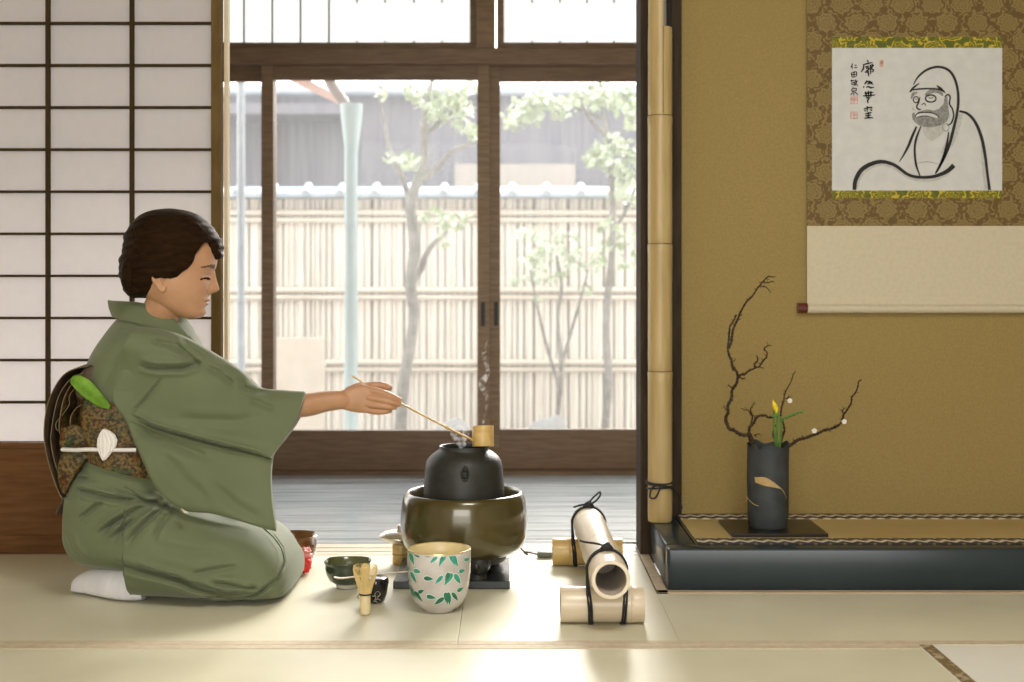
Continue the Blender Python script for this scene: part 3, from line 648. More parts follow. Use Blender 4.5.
# ------------------------------------------------------------------ vase, its board, branches
db = 3.415; zbd = ZT + 0.0015
vb_ = box(XW(732, 3.31), XW(829, 3.31), 3.315, 3.525, zbd, zbd + 0.009, 0.0015)
tag(build('display_board', vb_, M['wood_tray'], None, False, origin=(0.65, 3.41, zbd)), 'thin black rectangular board under the dark flower vase', 'board')
vz = zbd + 0.009; vx, vy = XW(768, db), db; vr = 20.8 * db / F; vh = ZW(444, db) - vz
va = thing('flower_vase', (vx, vy, vz), 'dark slate cylinder vase with tan patch, on black board in alcove', 'vase')
n = 64; rings = []
pf = [(0.0, 0.0), (0.80, 0.0), (0.90, 0.003), (0.94, 0.03), (0.965, 0.2), (0.985, 0.6), (0.99, 0.9), (1.0, 0.975), (1.02, 1.0), (0.985, 1.005), (0.93, 0.985), (0.90, 0.9), (0.88, 0.3), (0.0, 0.25)]
for i, (r, z) in enumerate(pf):
    ring = []
    for j in range(n):
        a = 2 * PI * j / n
        rg = 0.004 * math.sin(3 * a + 1) + 0.003 * math.sin(7 * a) + (-0.012 * math.exp(-((((a - 4.1 + PI) % (2 * PI)) - PI) / 0.12) ** 2))
        wob = 1 + 0.012 * math.sin(2 * a + z * 4) + 0.008 * math.sin(5 * a + z * 9)
        ring.append((vx + vr * r * wob * math.cos(a), vy + vr * r * wob * math.sin(a), vz + vh * z + (rg if z > 0.9 else 0)))
    rings.append(ring)
build('body', loft(rings, False), M['vase'], va, angle=60)
def on_vase(px, py):
    x = XW(px, vy - vr * 0.9); c = np.clip((x - vx) / (vr * 1.0), -0.98, 0.98); return (x, vy - (vr * 1.012) * math.sqrt(1 - c * c) - 0.0008, ZW(py, vy - vr * 0.9))
def vase_patch(top, bot):
    k = 14; a = np.array(spline([(x, y_, 0) for x, y_ in top], k)); b = np.array(spline([(x, y_, 0) for x, y_ in bot], k)); g = []
    for i in range(k):
        for s in np.linspace(0, 1, 5): q = a[i] * (1 - s) + b[i] * s; g.append(on_vase(q[0], q[1]))
    f = [(i * 5 + j, i * 5 + j + 1, i * 5 + j + 6, i * 5 + j + 5) for i in range(k - 1) for j in range(4)]
    return g, f
pt = MB().add(vase_patch([(755.5, 478), (764, 477), (772, 481), (781, 488)], [(756, 483), (764, 485.5), (773, 487), (781, 489)]))
pt.add(vase_patch([(781, 488), (785, 493), (787.5, 499)], [(781, 489), (785, 494.2), (787.5, 500)])).add(vase_patch([(748.5, 498), (754, 504), (759, 506)], [(748.5, 499), (754, 505), (759, 506.8)]))
build('tan_patch', pt, M['vase_tan'], va, normals=False)

def twig_path(pts, d0, d1):
    k = len(pts); return [W(p[0], p[1], d0 + (d1 - d0) * i / max(1, k - 1)) for i, p in enumerate(pts)]
def ZB(*a): return [(700 + x / 3.589, 265 + y / 3.589) for x, y in a]
def branch(name, label, mains, twigs, blossoms, rm=0.005):
    o = thing(name, W(*ZB(mains[0][0][0])[0], db), label, 'branch')
    w_ = MB()
    def kink(pts, amp):
        out = [pts[0]]
        for a, b in zip(pts[:-1], pts[1:]):
            m_ = (np.array(a) + np.array(b)) / 2 + np.random.uniform(-amp, amp, 3); out += [m_, b]
        return out
    for pts, r0, r1, da, dbb in mains:
        p = kink(twig_path(ZB(*pts), da, dbb), 0.004); kk = len(p)
        s = spline([np.r_[q, r0 + (r1 - r0) * i / (kk - 1)] for i, q in enumerate(p)], 6 * kk)
        rad = [max(0.0008, q[3] * (1 + 0.22 * math.sin(i * 1.7) + 0.12 * random.random())) for i, q in enumerate(s)]
        w_.add(tube([q[:3] for q in s], rad, 8))
        for i in range(4, len(s) - 2, 5):               # short spurs and buds
            dv = np.random.normal(0, 1, 3); dv /= np.linalg.norm(dv); L_ = random.uniform(0.004, 0.011)
            w_.add(tube([s[i][:3], s[i][:3] + dv * L_ * 0.6, s[i][:3] + dv * L_ + np.array([0, 0, 0.002])], [rad[i] * 0.6, rad[i] * 0.5, 0.0008], 6))
    b_ = build('wood', w_, M['bark'], o)
    for bx_, by_, dd in blossoms:
        c = W(*ZB((bx_, by_))[0], dd); fm = MB()
        for j in range(5):
            a = 2 * PI * j / 5 + bx_; dv = np.array([math.cos(a), -0.3, math.sin(a)]) * 0.0038
            rr = [(c + dv + np.array([math.cos(q) * 0.0034, 0.0022 * math.sin(2 * q), math.sin(q) * 0.0034])) for q in np.linspace(0, 2 * PI, 8)[:-1]]
            fm.add(loft([[p + np.array([0, 0.0012, 0]) for p in rr], rr]))
        build('blossom', fm, M['white_petal'], b_)
    return o
branch('bare_branch', 'tall curving bare branch on the left side of the vase', [
    ([(200, 660), (190, 640), (178, 610), (140, 606), (105, 588), (92, 550), (100, 505), (115, 450), (135, 402), (118, 365), (103, 320), (103, 270), (108, 220), (130, 178)], 0.0052, 0.0022, db, db - 0.03),
    ([(103, 300), (115, 255), (135, 195), (165, 135), (205, 85), (235, 50), (250, 40), (270, 42)], 0.0032, 0.0012, db - 0.02, db - 0.04),
    ([(215, 75), (240, 82), (254, 100)], 0.0016, 0.0008, db - 0.035, db - 0.05), ([(228, 58), (248, 62), (266, 64)], 0.0015, 0.0008, db - 0.035, db - 0.05),
    ([(137, 402), (160, 392), (185, 376), (212, 366), (230, 370)], 0.0030, 0.0010, db - 0.02, db - 0.05), ([(196, 372), (206, 345), (205, 325)], 0.0022, 0.0010, db - 0.03, db - 0.06),
    ([(212, 366), (230, 340), (240, 325), (230, 302), (240, 290), (256, 288)], 0.0024, 0.0010, db - 0.03, db - 0.06), ([(122, 380), (112, 350), (128, 335)], 0.0016, 0.0008, db - 0.02, db),
    ([(98, 520), (84, 505)], 0.0016, 0.0008, db, db - 0.02), ([(100, 580), (88, 565)], 0.0016, 0.0008, db, db - 0.02), ([(140, 402), (165, 408)], 0.0018, 0.0008, db - 0.01, db - 0.03), ([(118, 445), (102, 430)], 0.0016, 0.0009, db - 0.01, db - 0.03)], [], [])
branch('bare_branch', 'short hooped bare branch in the middle of the vase mouth', [
    ([(195, 655), (178, 615), (180, 580), (200, 552), (235, 540), (268, 545)], 0.0045, 0.0024, db + 0.02, db + 0.01), ([(180, 585), (188, 545), (182, 515), (196, 492)], 0.0026, 0.0010, db + 0.02, db), ([(184, 540), (170, 520), (148, 514)], 0.0018, 0.0008, db + 0.02, db), ([(196, 612), (216, 606)], 0.0018, 0.0009, db + 0.01, db)], [], [])
branch('bare_branch', 'upright blossoming twig leaning right behind the yellow flower', [
    ([(285, 660), (298, 610), (302, 580), (290, 540), (300, 490), (312, 445), (330, 410), (344, 380)], 0.0030, 0.0010, db + 0.02, db + 0.03), ([(308, 480), (322, 472)], 0.0014, 0.0008, db + 0.02, db), ([(270, 655), (262, 610), (275, 570)], 0.0018, 0.0010, db, db)], [], [(322, 487, db - 0.01)])
branch('bare_branch', 'low branch with white blossoms reaching right from the vase', [
    ([(300, 660), (335, 640), (375, 622), (420, 606), (470, 588), (510, 560), (528, 520), (545, 475), (568, 430), (580, 412)], 0.0044, 0.0014, db, db - 0.04), ([(515, 550), (512, 525), (524, 512)], 0.0018, 0.0009, db - 0.03, db - 0.05), ([(450, 596), (470, 598)], 0.002, 0.001, db - 0.02, db - 0.04), ([(480, 580), (500, 576)], 0.002, 0.001, db - 0.02, db - 0.04)], [], [(410, 595, db - 0.03), (517, 562, db - 0.045)])
fl = thing('yellow_flower', W(*ZB((280, 655))[0], db - 0.02), 'yellow budding flower with green stem standing in the vase', 'flower')
gm = MB()
for pts, r in (([(278, 665), (276, 600), (278, 540), (270, 505)], 0.003), ([(285, 665), (292, 600), (290, 545)], 0.0028), ([(272, 665), (266, 590), (265, 520)], 0.0024), ([(290, 560), (320, 545), (350, 532), (370, 526)], 0.0012)):
    gm.add(stube(twig_path(ZB(*pts), db - 0.02, db - 0.03), r, 8, 20))
build('stem', gm, M['stem_green'], fl)
bm_ = MB()
for (x, y_) in ((300, 552), (313, 547), (326, 541), (339, 537), (352, 531), (365, 527), (280, 540), (268, 545)):
    c = W(*ZB((x, y_))[0], db - 0.03); bm_.add(stube([c - np.array([0.006, 0, -0.002]), c, c + np.array([0.005, 0, 0.005])], [0.0012, 0.0036, 0.0008], 8, 8))
build('green_buds', bm_, M['stem_green'], fl)
bm_ = MB()
for (x, y_, r) in ((268, 505, 0.0065), (274, 515, 0.005), (264, 498, 0.004)):
    c = W(*ZB((x, y_))[0], db - 0.032); bm_.add(stube([c - np.array([0, 0, 0.012]), c, c + np.array([-0.001, 0, 0.010])], [0.002, r, 0.001], 10, 10))
build('yellow_petals', bm_, M['yellow_petal'], fl)
# ------------------------------------------------------------------ brazier, kettle, ladle
KD = 3.33; kx = XW(464, KD); kc = (kx, KD, 0)
tile_top = 0.020
tag(build('brazier_board', box(XW(393, 3.19), XW(510, 3.19), 3.19, 3.475, 0.0015, tile_top, 0.002), M['black_tile'], None, False, origin=((XW(393, 3.19) + XW(510, 3.19)) / 2, 3.33, 0.0015)), 'black square board under the bronze brazier', 'board')
fu = thing('brazier', (kx, KD, tile_top), 'glossy brown bronze brazier holding the iron kettle, on black board', 'brazier')
build('bowl', lathe(kc, [(0.0, 0.066), (0.085, 0.062), (0.118, 0.0645), (0.138, 0.070), (0.152, 0.084), (0.160, 0.106), (0.1625, 0.135), (0.1612, 0.168), (0.1575, 0.196), (0.1535, 0.2095), (0.1495, 0.2165), (0.1455, 0.2195), (0.1415, 0.2185), (0.1395, 0.213), (0.138, 0.17), (0.131, 0.12), (0.0, 0.115)], 96), M['bronze'], fu, angle=60)
build('ash_bed', lathe(kc, [(0.0, 0.150), (0.08, 0.145), (0.134, 0.152), (0.130, 0.120), (0.0, 0.117)], 48), M['ash'], fu)
build('base_ring', lathe(kc, [(0.070, 0.045), (0.105, 0.045), (0.112, 0.056), (0.112, 0.0665), (0.07, 0.0655)], 48, True), M['iron'], fu)
for a in (-PI / 2 + 0.35, -PI / 2 + 0.35 + 2 * PI / 3, -PI / 2 + 0.35 + 4 * PI / 3):
    c, s = math.cos(a), math.sin(a); R_ = lambda r, z: (kx + r * c, KD + r * s, z)
    lg = MB().add(stube([R_(0.098, 0.068), R_(0.112, 0.055), R_(0.105, 0.040), R_(0.108, 0.030), R_(0.108, tile_top + 0.0005)], [0.030, 0.032, 0.024, 0.022, 0.024], 14, 20))
    for ss in (-1, 1):
        lg.add(stube([(kx + 0.124 * c - ss * 0.014 * s, KD + 0.124 * s + ss * 0.014 * c, 0.062), (kx + 0.139 * c - ss * 0.012 * s, KD + 0.139 * s + ss * 0.012 * c, 0.054), (kx + 0.128 * c - ss * 0.010 * s, KD + 0.128 * s + ss * 0.010 * c, 0.040)], [0.009, 0.008, 0.006], 8, 10))
    lg.v = [(p[0], p[1], max(p[2], tile_top + 0.0005)) for p in lg.v]
    build('leg', lg, M['iron'], fu)
ke = thing('kettle', (kx, KD, 0.15), 'matte black iron tea kettle without lid, sitting in the brown brazier', 'kettle')
build('body', lathe(kc, [(0.0, 0.153), (0.06, 0.154), (0.092, 0.170), (0.103, 0.194), (0.1035, 0.212), (0.1025, 0.235), (0.1002, 0.262), (0.0982, 0.285), (0.0955, 0.297), (0.0895, 0.3065), (0.081, 0.315), (0.071, 0.322), (0.0645, 0.3255), (0.0625, 0.330), (0.0635, 0.334), (0.0625, 0.3365), (0.059, 0.336), (0.057, 0.332), (0.060, 0.322), (0.085, 0.290), (0.09, 0.25), (0.0, 0.245)], 96), M['iron'], ke, angle=65)
for sg in (-1, 1):
    lx = kx - 0.006 * sg; ly = KD + sg * 0.0995; zl = ZW(474, KD - 0.1)
    lm = MB().add(tube([(lx + 0.0075 * math.cos(a), ly + sg * (0.004 + 0.002 * math.sin(a)), zl + 0.016 * math.sin(a)) for a in np.linspace(0, 2 * PI, 26)], 0.0034, 8))
    lm.add(stube([(lx - 0.006, ly, zl - 0.004), (lx, ly + sg * 0.006, zl - 0.006), (lx + 0.006, ly, zl - 0.004)], [0.003, 0.005, 0.003], 8, 10)).add(stube([(lx, ly - sg * 0.003, zl + 0.014), (lx, ly + sg * 0.008, zl + 0.016), (lx, ly + sg * 0.006, zl + 0.006)], [0.004, 0.005, 0.003], 8, 10))
    build('ring_lug', lm, M['iron'], ke)
build('hot_water', lathe(kc, [(0.0, 0.2865), (0.086, 0.2865), (0.086, 0.2855), (0.0, 0.2855)], 40), M['black_gloss'], ke)

LD = 3.30; lc = W(483.2, 446.5, LD)
la = thing('ladle', lc, 'pale bamboo water ladle held in the hand above the kettle mouth', 'ladle')
lr = 10.8 * LD / F; lh = 20.5 * LD / F
cup = MB().add(lathe((0, 0, 0), [(0.0, 0.0), (lr * 0.98, 0.0), (lr, 0.0015), (lr * 1.0, lh * 0.5), (lr * 1.01, lh - 0.001), (lr * 0.99, lh), (lr * 0.88, lh), (lr * 0.88, 0.006), (0.0, 0.005)], 40))
Rm = Matrix.Rotation(math.radians(-9), 3, 'X') @ Matrix.Rotation(math.radians(-1.5), 3, 'Y')
cup.v = [tuple(Rm @ Vector(v) + Vector(lc)) for v in cup.v]
build('cup', cup, M['gold_bamboo'], la, angle=50)
ha, hb = W(352, 376, 3.245), W(474.5, 441, LD - 0.004)
def hpt(t): return ha + (hb - ha) * t + np.array([0, 0, -0.004 * math.sin(PI * t)])
hm_ = MB().add(tube([hpt(t) for t in np.linspace(0, 1, 24)], [0.0027 + 0.0011 * t for t in np.linspace(0, 1, 24)], 10, True, (1, 0.8)))
hm_.add(tube([hpt(0.755), hpt(0.77), hpt(0.785)], [0.0036, 0.0050, 0.0036], 10))
build('handle', hm_, M['gold_bamboo'], la)

# kettle lid resting on its bamboo rest, to the left behind the brazier
rx, ry = XW(401, 3.49), 3.49
rs = thing('lid_rest', (rx, ry, 0.0015), 'short bamboo lid rest under the shiny lid behind the brazier', 'lid rest')
build('tube', lathe((rx, ry, 0.0015), [(0.0, 0.0), (0.022, 0.0), (0.0235, 0.002), (0.0225, 0.026), (0.0235, 0.050), (0.0225, 0.052), (0.018, 0.052), (0.017, 0.03), (0.0, 0.028)], 32), M['gold_bamboo'], rs, angle=50)
build('node_ring', lathe((rx, ry, 0.0275), [(0.0215, -0.001), (0.0238, -0.001), (0.0238, 0.001), (0.0215, 0.001)], 32, True), M['bamboo_node'], rs)
ld = thing('metal_lid', (rx, ry, 0.054), 'shiny domed metal kettle lid set on bamboo rest, left of brazier', 'kettle lid')
lzc = (XW(399, ry), ry, 0.054)
lid = lathe((0, 0, 0), [(0.0, 0.004), (0.030, 0.003), (0.048, 0.010), (0.055, 0.016), (0.056, 0.020), (0.053, 0.0235), (0.040, 0.031), (0.020, 0.0365), (0.0, 0.038)], 56)
Rl = Matrix.Rotation(math.radians(5), 3, 'Y')
build('cover', ([tuple(Rl @ Vector(v) + Vector(lzc)) for v in lid[0]], lid[1]), M['lid'], ld, angle=60)
build('knob', lathe((lzc[0] + 0.003, ry, lzc[2] + 0.036), [(0.0, 0.0), (0.006, 0.0), (0.007, 0.004), (0.010, 0.009), (0.008, 0.014), (0.0, 0.016)], 24), M['lid'], ld)

# ------------------------------------------------------------------ bowl with bamboo leaves
BD = 2.985; bx = XW(439.3, BD); bs = BD / F
bl = thing('water_jar', (bx, BD, 0.0013), 'grey-white open jar painted with green bamboo leaves, in front of the brazier', 'jar')
R0 = 31.6 * bs
bprof = [(0.0, 0.004), (0.40, 0.004), (0.42, 0.0015), (0.47, 0.0015), (0.50, 0.006), (0.66, 0.012), (0.80, 0.024), (0.905, 0.042), (0.955, 0.062), (0.985, 0.085), (1.0, 0.110), (1.0, 0.134)]
bz = [p[1] for p in bprof[4:]]; br = [p[0] for p in bprof[4:]]
body = MB().add(lathe((bx, BD, 0), [(r * R0, z) for r, z in bprof] + [(0.985 * R0, 0.1358)], 96), 0)
body.add(lathe((bx, BD, 0), [(0.985 * R0, 0.1358), (0.962 * R0, 0.134), (0.95 * R0, 0.11), (0.90 * R0, 0.06), (0.7 * R0, 0.024), (0.0, 0.016)], 96), 1)
def jar_leaf(x0, y0, x1, y1, wpx, mi, off, rot=0.0, grow=1.0):
    """a lens-shaped leaf painted on the wall; zoom coordinates of a crop"""
    P0 = np.array([x0, y0], float); P1 = np.array([x1, y1], float); dv = P1 - P0; L_ = np.linalg.norm(dv); nv = np.array([-dv[1], dv[0]]) / L_
    v = []; f = []; k = 9; mid = (P0 + P1) / 2
    for i in range(k):
        t = i / (k - 1); hw = wpx * 1.45 * grow * (math.sin(PI * min(1, t * 0.92 + 0.08) ** 0.75) + 0.02); c = mid + (P0 + dv * t - mid) * (1 + (grow - 1) * 0.35)
        for s in (-1, 0, 1):
            q = c + nv * hw * s
            u = np.clip((390 + q[0] / 7.58 - 439.3) / 31.6, -0.985, 0.985); ang = math.asin(u) + rot
            py = 530 + q[1] / 7.58; zz_ = HC - (py - HY) * (BD - R0 * math.sqrt(1 - u * u)) / F
            zz_ = min(max(zz_, 0.012), 0.131); rr = np.interp(zz_, bz, br) * R0 + off
            v.append((bx + rr * math.sin(ang), BD - rr * math.cos(ang), zz_))
        if i: o = 3 * (i - 1); f += [(o, o + 1, o + 4, o + 3), (o + 1, o + 2, o + 5, o + 4)]
    return v, f
LV = [(262, 205, 328, 228, 8), (372, 222, 318, 272, 9), (438, 200, 388, 290, 10), (412, 215, 385, 300, 7), (462, 212, 505, 290, 9), (486, 205, 522, 300, 9), (508, 205, 562, 188, 10), (566, 250, 606, 236, 9), (160, 190, 196, 285, 11), (196, 190, 240, 232, 11),
      (192, 322, 248, 338, 11), (166, 335, 212, 420, 10), (272, 380, 345, 388, 11), (412, 365, 352, 425, 10), (480, 345, 425, 435, 13), (455, 340, 432, 410, 10), (500, 352, 545, 422, 12), (532, 335, 574, 318, 10),
      (152, 450, 182, 535, 10), (186, 478, 240, 560, 12), (216, 486, 268, 468, 10), (284, 515, 360, 528, 11), (424, 528, 340, 582, 12), (432, 488, 462, 580, 12), (456, 486, 482, 586, 11), (486, 488, 545, 548, 10), (526, 478, 572, 446, 10)]
for i, q in enumerate(LV):
    for rot in (0.0, 2.1, 4.2):
        if rot and q[0] < 200 or rot and q[0] > 540: continue
        body.add(jar_leaf(*q, 0, 0.0004, rot, 1.35), 4); body.add(jar_leaf(*q, 0, 0.0008, rot), 2 if (q[1] > 440 or i % 3 == 0) else 3)
body.v = [(p[0], p[1], 0.0013 + (p[2] - 0.0013) * 1.052) for p in body.v]
build('body', body, [M['white_glaze'], M['cream_glaze'], M['leaf_green'], M['leaf_teal'], M['leaf_pale']], bl, normals=False, angle=50)
build('gilt_rim', lathe((bx, BD, 0), [(1.003 * R0, 0.1408), (0.995 * R0, 0.1432), (0.977 * R0, 0.1436), (0.964 * R0, 0.1425), (0.974 * R0, 0.1414), (0.99 * R0, 0.1405)], 96, True), M['gold_rim'], bl)

# ------------------------------------------------------------------ tea bowl, whisk, caddy, scoop, waste bowl, cloth
TD = 3.215; tx = XW(347.6, TD); tr = 23.4 * TD / F; th_ = ZW(561, TD)
tb = thing('tea_bowl', (tx, TD, 0.0013), 'dark green glazed tea bowl with pale foot, behind the whisk', 'tea bowl')
pr_ = [(0.42, 0.010), (0.60, 0.012), (0.78, 0.020), (0.90, 0.034), (0.945, 0.048), (0.935, 0.056), (0.97, 0.062), (1.0, th_)]
def bowl_rings(pf, wob):
    rg = []
    for r, z in pf:
        rg.append([(tx + tr * r * (1 + wob * math.sin(2 * a + 0.6) + 0.4 * wob * math.sin(5 * a)) * math.cos(a), TD + tr * r * (1 + wob * math.sin(2 * a + 0.6)) * math.sin(a), z + (0.0012 * math.sin(3 * a) if z > 0.05 else 0)) for a in np.linspace(0, 2 * PI, 73)[:-1]])
    return loft(rg, False)
bb = MB().add(bowl_rings(pr_ + [(0.985, th_ + 0.0016)], 0.012), 0).add(bowl_rings([(0.985, th_ + 0.0016), (0.955, th_), (0.90, 0.05), (0.80, 0.032), (0.55, 0.020), (0.01, 0.0175)], 0.012), 1)
build('body', bb, [M['green_glaze'], M['green_in']], tb, normals=False, angle=60)
build('foot', lathe((tx, TD, 0), [(0.0, 0.006), (0.36 * tr, 0.006), (0.38 * tr, 0.0015), (0.47 * tr, 0.0015), (0.49 * tr, 0.007), (0.50 * tr, 0.0125), (0.0, 0.0125)], 48), M['raw_clay'], tb)

WD = 2.945; wx = XW(365.3, WD); ws = WD / F
wk = thing('tea_whisk', (wx, WD, 0.0013), 'bamboo tea whisk standing upright in front of the black tea caddy', 'whisk')
zt_ = ZW(594, WD); ztop = ZW(564, WD); hr = 5.3 * ws
build('handle', lathe((wx, WD, 0), [(0.0, 0.002), (hr * 0.93, 0.002), (hr, 0.004), (hr * 1.02, 0.02), (hr * 1.0, zt_ - 0.002), (hr * 1.05, zt_), (0, zt_)], 32), M['whisk_handle'], wk)
tn = MB(); nt_ = 44
for j in range(nt_):
    a = 2 * PI * j / nt_
    P = lambda r, z: (wx + r * math.cos(a), WD + r * math.sin(a), z)
    tn.add(stube([P(hr * 0.98, zt_ - 0.001), P(hr * 1.35, zt_ + 0.016), P(hr * 2.0, zt_ + 0.040), P(hr * 2.28, ztop - 0.010), P(hr * 2.12, ztop - 0.002), P(hr * 1.9, ztop - 0.003)], [0.0011, 0.0010, 0.0008, 0.0006, 0.0005, 0.0004], 5, 14))
build('outer_tines', tn, M['whisk'], wk)
tn = MB()
for j in range(26):
    a = 2 * PI * j / 26 + 0.1
    P = lambda r, z: (wx + r * math.cos(a), WD + r * math.sin(a), z)
    tn.add(stube([P(hr * 0.72, zt_ - 0.001), P(hr * 0.62, zt_ + 0.03), P(hr * 0.70, ztop - 0.006), P(hr * 0.25, ztop + 0.001)], [0.0013, 0.0012, 0.0009, 0.0005], 5, 12))
build('inner_tines', tn, M['whisk'], wk)
tm = MB()
for dz in (-0.0008, 0.0012): tm.add(tube([(wx + hr * 1.10 * math.cos(a), WD + hr * 1.10 * math.sin(a), zt_ + dz) for a in np.linspace(0, 2 * PI, 30)], 0.0010, 6))
tm.add(stube([(wx - hr * 1.1, WD - 0.003, zt_), (wx - hr * 1.35, WD - 0.008, zt_ - 0.004), (wx - hr * 1.2, WD - 0.01, zt_ - 0.008)], 0.0009, 6, 8))
build('binding_thread', tm, M['cord'], wk)

ND = 3.06; nx = XW(375.5, ND); nr = 13.2 * ND / F
cd = thing('tea_caddy', (nx, ND, 0.0013), 'small glossy black tea caddy with silver motif, right behind the whisk', 'tea caddy')
zc_ = ZW(577, ND)
nprof = [(0.0, 0.0025), (0.60, 0.002), (0.68, 0.004), (0.86, 0.020), (0.97, 0.042), (1.0, zc_ - 0.012)]
build('body', lathe((nx, ND, 0), [(r * nr, z) for r, z in nprof] + [(0.0, zc_ - 0.012)], 48), M['black_gloss'], cd, angle=60)
build('lid', lathe((nx, ND, 0), [(0.0, zc_ - 0.0115), (1.0 * nr, zc_ - 0.0115), (0.985 * nr, zc_ - 0.005), (0.93 * nr, zc_ - 0.0012), (0.7 * nr, zc_ + 0.001), (0.0, zc_ + 0.0018)], 48), M['black_gloss'], cd)
def on_caddy(px, py):
    u = np.clip((XW(px, ND - nr * 0.8) - nx) / nr, -0.97, 0.97); z = ZW(py, ND - nr * 0.8); r = np.interp(z, [p[1] for p in nprof[1:]], [p[0] for p in nprof[1:]]) * nr + 0.0006
    return (nx + r * u, ND - r * math.sqrt(1 - u * u), z)
mo = MB()
for pl in ([(373, 602), (376, 598), (375, 594), (378, 591), (381, 594), (378, 597)], [(375, 600), (379, 599), (382, 601)], [(376, 596), (372, 596)], [(374, 601), (377, 602), (379, 604)]): mo.add(stube([on_caddy(*q) for q in pl], 0.0008, 6, 16))
build('silver_motif', mo, M['silver'], cd)

sp_ = thing('tea_scoop', (nx, ND, zc_), 'thin pale bamboo tea scoop lying across the black tea caddy', 'tea scoop')
zs_ = zc_ + 0.0040
sA, sB = np.array([XW(333, 3.0), ND - 0.035, zs_ - 0.0005]), np.array([XW(414, 3.1), ND + 0.05, zs_])
spts = [sA + np.array([-0.001, 0, 0.004]), sA + (sB - sA) * 0.07, sA + (sB - sA) * 0.25, sA + (sB - sA) * 0.55, sA + (sB - sA) * 0.85, sB]
build('blade_and_shaft', stube(spts, [0.0030, 0.0032, 0.0024, 0.0023, 0.0022, 0.0020], 8, 40, (1.0, 0.7)), M['scoop'], sp_)
build('node', tube([sA + (sB - sA) * t for t in (0.53, 0.55, 0.57)], [0.0022, 0.0029, 0.0022], 8), M['scoop'], sp_)

GD = 3.485; gx = XW(294, GD); gr = 24 * GD / F
wb = thing('waste_water_bowl', (gx, GD, 0.0013), 'small brown glazed bowl partly hidden behind the woman\'s knee', 'bowl')
gz = ZW(535, GD)
build('body', lathe((gx, GD, 0), [(0.0, 0.004), (0.5 * gr, 0.002), (0.62 * gr, 0.005), (0.82 * gr, 0.018), (0.93 * gr, 0.038), (0.95 * gr, 0.055), (0.90 * gr, 0.070), (0.88 * gr, gz - 0.012), (0.95 * gr, gz - 0.003), (1.0 * gr, gz), (0.96 * gr, gz + 0.002), (0.86 * gr, gz - 0.006), (0.82 * gr, 0.066), (0.86 * gr, 0.045), (0.6 * gr, 0.014), (0.0, 0.012)], 64), M['brown_glaze'], wb, angle=60)
cm_ = MB()
for a0 in (-0.6,):
    cm_.add(stube([(gx + (0.955 * gr + 0.001) * math.cos(a0 + 0.18 * math.cos(q)), GD + (0.955 * gr + 0.001) * math.sin(a0 + 0.18 * math.cos(q)), 0.050 + 0.010 * math.sin(q)) for q in np.linspace(0, 5.4, 12)], 0.0013, 6, 24))
build('relief_motif', cm_, M['brown_glaze'], wb)

RD = 3.37; c0 = W(303, 566, RD)
fk = thing('folded_cloth', (c0[0], RD, 0.001), 'crumpled red and pink silk cloth on the mat beside the woman\'s knee', 'cloth')
def blob(c, rx_, ry_, rz_, seed, amp, n=28, m_=18):
    rg = []
    for i in range(m_ + 1):
        ph = PI * i / m_; ring = []
        for j in range(n):
            a = 2 * PI * j / n; dv = Vector((math.sin(ph) * math.cos(a), math.sin(ph) * math.sin(a), math.cos(ph)))
            k = 1 + amp * mnoise.noise(dv * 2.2 + Vector((seed, 0, 0))) + amp * 0.6 * mnoise.noise(dv * 5 + Vector((0, seed, 0)))
            ring.append((c[0] + rx_ * k * dv.x, c[1] + ry_ * k * dv.y, max(c[2] + rz_ * k * dv.z, 0.0014)))
        rg.append(ring)
    return loft(rg, False)
build('red_fold', blob((c0[0], RD, 0.026), 0.020, 0.022, 0.026, 3.1, 0.35), M['red_silk'], fk)
build('pink_fold', blob((c0[0] + 0.004, RD + 0.008, 0.048), 0.018, 0.018, 0.016, 5.7, 0.4), M['pink_silk'], fk)

# electric cord of the brazier with its switch
ec = thing('electric_cord', W(530, 551, 3.5), 'dark electric cord with grey inline switch running from brazier behind the bamboo', 'electric cord')
build('cable', MB().add(stube([(kx + 0.145, 3.40, 0.060), (kx + 0.165, 3.46, 0.03), W(524, 552, 3.56), W(532, 553, 3.58), W(538, 554.5, 3.575)], 0.0022, 8, 30)).add(stube([W(552, 555, 3.57), W(575, 549, 3.585), W(600, 545, 3.59), W(620, 543, 3.60), W(638, 543, 3.60)], 0.0022, 8, 40)), M['cord'], ec)
pc = W(545, 556, 3.57)
build('switch', box(pc[0] - 0.022, pc[0] + 0.022, 3.558, 3.582, 0.0015, 0.017, 0.004), M['plastic'], ec)

